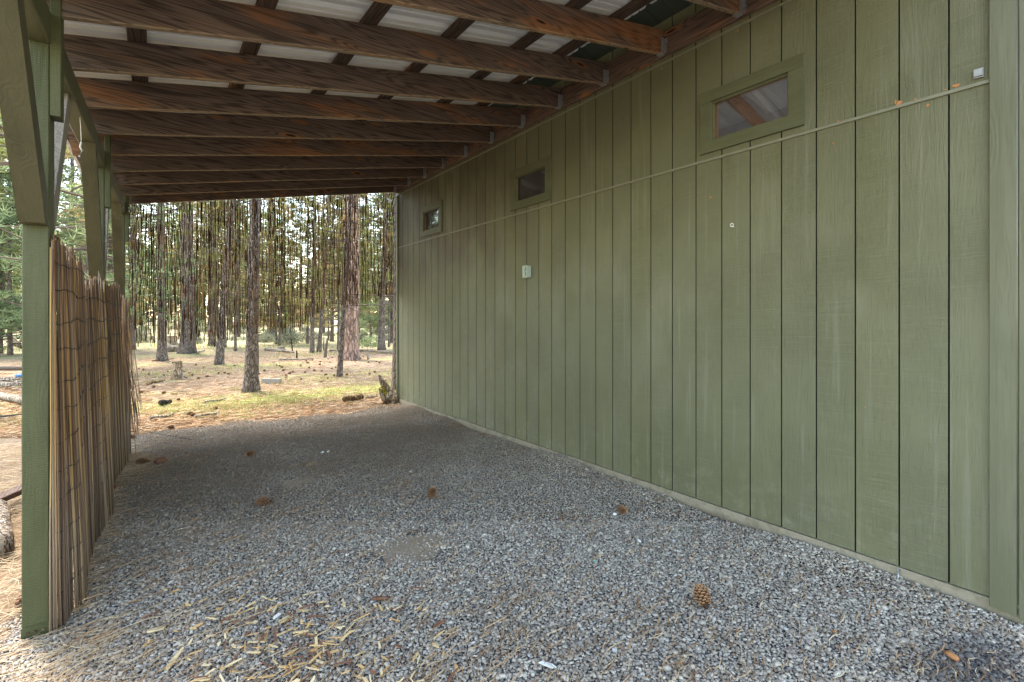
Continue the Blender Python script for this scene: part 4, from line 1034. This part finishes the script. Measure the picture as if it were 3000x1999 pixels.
stick('branch', (455, 812), (470, 808), .045, 'pale curved log piece right of the thick dark pine', 'dead', bend=.1, cat='log')
def snag(px, py, hpx, wpx, lean, label, mat='limb'):
    p = gp(px, py); d = p.x * F[0] + p.y * F[1]; h = hpx * d / FPX; r = wpx / 2 * d / FPX; m = MB(); L = Vector((RV[0], RV[1], 0)) * lean * h
    m.tube([Vector((0, 0, -.05)), L * .3 + Vector((0, 0, h * .35)), L * .7 + Vector((0, 0, h * .7)), L + Vector((0, 0, h))], [r, r * .85, r * .8, r * .35], 7)
    for k in range(4):
        t = rng.uniform(.3, .9); c = L * t + Vector((0, 0, h * t)); a = rng.uniform(0, 6); m.tube([c, c + Vector((math.cos(a), math.sin(a), rng.uniform(0, .5))) * h * .12], [r * .3, r * .08], 4)
    o = m.build('dead_snag', M[mat]); o.location = (p.x, p.y, 0); tag(o, label, 'snag')
snag(752 - 5, 820, 43, 7, .13, 'short dark leaning dead snag in front of the pair of slim pines')
snag(672, 806, 30, 3, -.12, 'thin forked dead stem beside the low bleached stump', 'burn')
snag(744, 805, 30, 3, .0, 'thin upright dead sapling left of the leaning snag')
snag(682, 820, 15, 4, .0, 'knee high dark dead twig in the clearing', 'burn')
# red marker stake
p = gp(482, 795); e = MB(); e.box(-.05, .05, -.02, .02, -.05, .78, 0); e.box(-.05, .05, -.02, .02, .781, .98, 1); o = e.build('marker_stake', [M['red'], M['whitish']]); o.location = (p.x, p.y, 0); o.rotation_euler = (0, 0, -YAW)
tag(o, 'narrow red stake with a pale top in front of a slim pine', 'stake')
# wire lying from the reed fence over the gravel edge
e = MB(); pts = [gp(*q, z=.02) for q in ((296, 985), (340, 993), (400, 1003), (440, 1010))]; pts[0].z = .05; e.tube(pts, .003, 5); tag(e.build('ground_wire', M['wire'], smooth=True), 'thin dark wire running from the reed fence over the gravel edge', 'wire')

# left side debris
def free_log(name, p0, p1, r, mat, label, cat='log', flat=1.0, plank=None, r2=None):
    m = MB(); p0, p1 = Vector(p0), Vector(p1)
    if plank: m.beam(p0, p1, plank[0], plank[1], ch=.004, seg=5, wob=.004)
    else: m.tube([p0.lerp(p1, k / 6) + Vector((rng.gauss(0, r * .12), rng.gauss(0, r * .12), rng.gauss(0, r * .08))) for k in range(7)], [r + ((r2 or r) - r) * k / 6 for k in range(7)], 11, flat=flat)
    return tag(m.build(name, M[mat], smooth=not plank), label, cat)
free_log('split_log', (-.74, 4.02, .07), (-.93, 5.0, .075), .075, 'dead', 'thick weathered split log with a dark end lying beside the near green post', flat=.8)
free_log('plank', (-1.05, 4.75, .10), (-.62, 5.45, .13), .05, 'ledger', 'brown broken board lying across the straw behind the near green post', 'board', plank=(.10, .04))
a, c = gp(-20, 915), gp(60, 932); free_log('pale_log', (a.x, a.y, .08), (c.x, c.y, .06), .055, 'dead', 'long pale peeled log left of the near green post')
a, c = gp(-15, 966), gp(62, 956); free_log('branch', (a.x, a.y, .04), (c.x, c.y, .03), .018, 'limb', 'thin dark bent branch in front of the pale peeled log', 'stick', r2=.008)
BR = []
for k in range(14):
    x_ = rng.uniform(-40, 75); y_ = rng.uniform(884, 908); a = gp(x_, y_); an = rng.gauss(-YAW, .5); L = rng.uniform(.4, 1.1)
    BR.append(((a.x - math.cos(an) * L, a.y - math.sin(an) * L, rng.uniform(.03, .22)), (a.x + math.cos(an) * L, a.y + math.sin(an) * L, rng.uniform(.03, .25)), rng.uniform(.012, .04)))
for (a, c, r) in BR:
    o = free_log('brush_branch', a, c, r, 'dead', 'grey dead branch in the heap left of the near green post', 'branch', r2=r * .5); o['group'] = 'dead branches heaped left of the near post'
a, c = gp(-20, 854), gp(70, 852); free_log('fallen_log', (a.x, a.y, .07), (c.x, c.y, .07), .06, 'limb', 'dark fallen log farther back, behind the branch heap')
a = gp(44, 893); lump('blue_scrap', 44, 893, .06, .035, .03, M['blue'], 'crumpled blue scrap caught in the branch heap', 'scrap', 9, .3, z=.22)
for k, (x_, y_) in enumerate(((40, 792), (18, 775), (50, 800))):
    p = gp(x_, y_); m = MB()
    for q in range(7):
        an = rng.uniform(0, 6); L = rng.uniform(.3, .8); m.tube([(0, 0, 0), (math.cos(an) * L * .5, math.sin(an) * L * .5, rng.uniform(.15, .4)), (math.cos(an) * L, math.sin(an) * L, rng.uniform(.05, .5))], [.05, .03, .01], 5)
    o = m.build('tangled_roots', M['dead']); o.location = (p.x, p.y, 0); tag(o, ['grey root tangle nearest the near green post edge', 'grey root tangle farther back on the left', 'low grey root tangle on the left'][k], 'roots')

# ------------------------------------------------------------------ pine cones
def cone_mesh():
    m = MB(); n = 78; L = .095
    m.tube([(0, 0, -.01), (0, 0, .02), (0, 0, .06), (0, 0, .085)], [.006, .02, .018, .004], 7, r=.05)
    for i in range(n):
        t = i / n; a = i * 2.39996; z = .002 + t * L * .92; R_ = .036 * math.sin(math.pi * (.16 + .80 * t)) ** .75
        ca, sa = math.cos(a), math.sin(a); el = .15 + .9 * t; ln = .010 + R_ * .55
        def P(u, v, w_): # u outwards, v sideways, w up
            return (ca * u - sa * v, sa * u + ca * v, w_)
        wd = .0065 + .004 * math.sin(math.pi * t); u0 = R_ * .35; u1 = R_; u2 = R_ + .003; dz = ln * math.tan(el * .5)
        vs = [P(u0, -wd * .5, z), P(u0, wd * .5, z), P(u1, wd, z + dz), P(u2, 0, z + dz + .002), P(u1, -wd, z + dz),
              P(u0, -wd * .5, z + .0015), P(u0, wd * .5, z + .0015), P(u1, wd, z + dz + .004), P(u2 + .003, 0, z + dz + .0055), P(u1, -wd, z + dz + .004)]
        r = rng.uniform(.3, .7)
        b0 = len(m.v); m.add(vs, [(4, 3, 2, 1, 0), (5, 6, 7, 8, 9), (0, 1, 6, 5), (1, 2, 7, 6), (2, 3, 8, 7), (3, 4, 9, 8), (4, 0, 5, 9)])
        m.r[b0:] = [r * .3, r * .3, r, r, r, r * .3, r * .3, 1, 1, 1]
    return m
cproto = cone_mesh().build('pine_cone', M['cone']); cme = cproto.data; bpy.data.objects.remove(cproto)
def cone(px, py, s_, label, group=None, z=None, tilt=None):
    p = gp(px, py); o = bpy.data.objects.new('pine_cone', cme); COL.objects.link(o)
    tl = math.radians(84) if tilt is None else tilt; o.rotation_euler = (tl, 0, rng.uniform(0, 6.28)); o.scale = (s_,) * 3
    o.location = (p.x, p.y, hgt(p.x, p.y) + .030 * s_ + (-.002 if z is None else z)); return tag(o, label, 'pine cone', group)
G_ = 'pine cones on the carport gravel'
o = cone(1622, 1408, 1.0, 'largest pine cone, open and upright, on the near right gravel', G_, tilt=math.radians(50)); o.rotation_euler = (math.radians(50), 0, math.radians(150))
cone(988, 1151, .95, 'round pine cone with a twig beside it in the middle of the gravel', G_, tilt=math.radians(30))
cone(621, 1160, .95, 'pine cone on the gravel left of centre', G_)
cone(582, 1047, .9, 'far pine cone on the gravel near the grassy edge', G_)
cone(1421, 1176, .8, 'small half hidden pine cone beside a white pebble', G_)
cone(341, 1066, 1.0, 'pine cone touching a dark bark chunk near the reed fence', G_)
cone(310, 1009, .9, 'pine cone at the far left edge of the gravel, beside the fence end', G_)
cone(46, 1410, 1.1, 'pine cone in the straw just left of the near green post', G_)
cone(236, 1132, .9, 'pine cone against the foot of the reed fence', G_)
cone(230, 1172, .8, 'smaller dark pine cone lower down against the reed fence', G_)
cl = [(704, 838), (690, 845), (700, 860), (725, 856), (712, 850), (732, 843), (742, 857), (760, 852), (770, 849), (745, 865), (752, 872), (668, 862), (660, 866), (672, 858), (655, 870), (645, 848), (640, 845), (648, 855), (634, 843), (705, 830), (720, 828), (735, 835), (756, 826), (765, 822), (834, 822), (830, 828), (845, 838), (800, 864), (770, 866), (690, 874), (735, 880), (605, 855), (598, 862), (540, 842), (515, 858), (522, 861), (500, 858), (480, 866), (460, 870), (441, 862), (435, 857), (338, 886), (356, 892), (372, 907), (408, 922), (495, 943), (430, 955), (440, 957), (400, 985), (340, 860), (330, 850), (575, 828), (588, 832), (818, 835), (870, 838), (862, 858), (852, 862), (470, 845), (450, 840), (320, 905)]
for k, (a, c) in enumerate(cl):
    if c > 930: cone(a, c, .75, 'brown pine cone on the needles close to the gravel edge', 'pine cones near the gravel edge')
    else: cone(a, c, rng.uniform(.5, .75), 'weathered pine cone lying on the forest floor among the pines', 'pine cones on the forest floor')
for k in range(10):
    a, c = rng.uniform(310, 900), rng.uniform(815, 870); cone(a, c, rng.uniform(.45, .7), 'weathered pine cone lying on the forest floor among the pines', 'pine cones on the forest floor')

# bark chunk, pebbles, scraps
lump('bark_chunk', 370, 1064, .055, .035, .034, M['chipbark'], 'dark reddish bark chunk beside a pine cone near the reed fence', 'bark', 12, .5)
lump('bark_chunk', 872, 1383, .045, .014, .008, M['chipbark'], 'flat brown bark sliver on the gravel left of the orange chip', 'bark', 13, -.6, z=.012)
lump('white_pebble', 1413, 1187, .017, .012, .009, M['whitish'], 'white pebble just below the small half hidden pine cone', 'pebble', 15, .3, z=.012)
lump('white_pebble', 1469, 1249, .018, .010, .008, M['whitish'], 'white pebble on open gravel, right of centre', 'pebble', 16, 1.2, z=.012)
lump('white_pebble', 798, 1281, .011, .008, .007, M['whitish'], 'little white pebble left of the sandy bare spot', 'pebble', 17, 0, z=.012)
lump('white_pebble', 741, 1043, .020, .014, .010, M['whitish'], 'left one of two white pebbles side by side far back', 'pebble', 18, .3, z=.010)
lump('white_pebble', 754, 1041, .022, .013, .010, M['whitish'], 'right one of two white pebbles side by side far back', 'pebble', 19, .9, z=.010)
lump('white_pebble', 2030, 1318, .010, .008, .006, M['whitish'], 'tiny pale pebble near the foot of the green siding', 'pebble', 20, .9, z=.014)
lump('teal_pebble', 1366, 1295, .014, .009, .008, M['teal'], 'small teal plastic bit on the gravel', 'scrap', 21, .4, z=.012)
lump('orange_flake', 1918, 1460, .010, .008, .006, M['barewood'], 'tiny orange flake on the near right gravel', 'scrap', 22, .4, z=.014)
lump('bark_chunk', 2188, 1518, .030, .017, .012, M['barewood'], 'rusty brown bark bit on the dark gravel in the near right corner', 'bark', 23, 1.0, z=.012)
def shard(px, py, L, wd, ang, mat, label, cat='scrap', th=.004, group=None, z=.017, r=.5):
    p = gp(px, py); m = MB(); w2 = wd / 2
    j = lambda s_: rng.uniform(-s_, s_)
    poly = [(-L / 2, -w2 * .3), (-L * .2, -w2 * (1 + j(.3))), (L * .3, -w2 * (1 + j(.3))), (L / 2, j(w2 * .6)), (L * .25, w2 * (1 + j(.3))), (-L * .3, w2 * (.8 + j(.3)))]
    if cat == 'wood chip':
        poly = [(-L / 2 + j(L * .1), -w2 * (.9 + j(.3))), (-L * .1, -w2 * (1 + j(.15))), (L / 2 + j(L * .12), -w2 * (.8 + j(.3))), (L / 2 + j(L * .1), w2 * (.5 + j(.5))), (L * .1, w2 * (.9 + j(.15))), (-L / 2 + j(L * .12), w2 * (.7 + j(.4)))]
    n = 6; vs = [(q[0], q[1], th * .5 + .10 * abs(q[0]) * 0) for q in poly] + [(q[0], q[1], -th * .5) for q in poly]
    m.add(vs, [tuple(range(n)), tuple(range(2 * n - 1, n - 1, -1))] + [(i, n + i, n + (i + 1) % n, (i + 1) % n) for i in range(n)], 0, r)
    o = m.build('wood_chip' if cat == 'wood chip' else 'shard', mat); o.location = (p.x, p.y, z); o.rotation_euler = (rng.gauss(0, .15), rng.gauss(0, .12), ang); return tag(o, label, cat, group)
shard(1258, 1537, .075, .018, -.9, M['whitish'], 'long white plastic shard near the bottom edge of the gravel')
shard(636, 1424, .045, .022, .5, M['whitish'], 'white curled shard among the wood chips')
WC = 'pale wood chips strewn on the near gravel'
shard(357, 1456, .075, .030, .2, M['chip'], 'broad pale split wood chip nearest the green post', 'wood chip', .008, WC, r=.9)
shard(402, 1523, .11, .020, 1.05, M['chip'], 'longest pale wood chip in the near left gravel', 'wood chip', .006, WC, r=.7)
shard(1010, 1441, .05, .016, .1, M['chipbark'], 'brown grained wood bit right of the chips', 'wood chip', .010, WC)
shard(964, 1408, .025, .010, .2, M['chip'], 'little orange yellow wood chip by itself in mid gravel', 'wood chip', .007, WC, r=.0)
shard(1040, 1562, .10, .018, .5, M['chipbark'], 'reddish brown bark strip at the bottom edge of the gravel', 'wood chip', .006, WC)
shard(1001, 1492, .04, .018, 1.9, M['chip'], 'broad tan wood chip in the bottom middle gravel', 'wood chip', .006, WC, r=.6)
for k in range(210):
    if k < 150: px, py = rng.gauss(690, 130), rng.uniform(1385, 1590)
    else: px, py = rng.uniform(330, 1050), rng.uniform(1360, 1600)
    if px < 180: continue
    shard(px, py, rng.uniform(.018, .075), rng.uniform(.005, .013), rng.uniform(0, 3.14), M['chip'] if rng.random() < .80 else M['chipbark'], 'thin pale splinter among the chips on the near left gravel', 'wood chip', .003, 'thin splinters on the near left gravel', rng.uniform(.019, .027), rng.random())
# twig beside the middle cone
for (a, c, r_, lb) in (((946, 1148), (976, 1160), .004, 'short twig lying left of the round middle pine cone'), ((970, 1296), (1010, 1288), .004, 'thin curved twig right of the sandy bare spot'), ((2120, 1560), (2160, 1500), .0035, 'straw coloured bent twig in the near right corner'), ((2000, 1566), (2078, 1540), .004, 'long straw coloured twig in front of the near right corner'), ((1640, 1480), (1700, 1452), .004, 'tan twig on the gravel in front of the largest pine cone')):
    stick('twig', a, c, r_, lb, 'dead', z=.014, bend=.08, cat='twig')
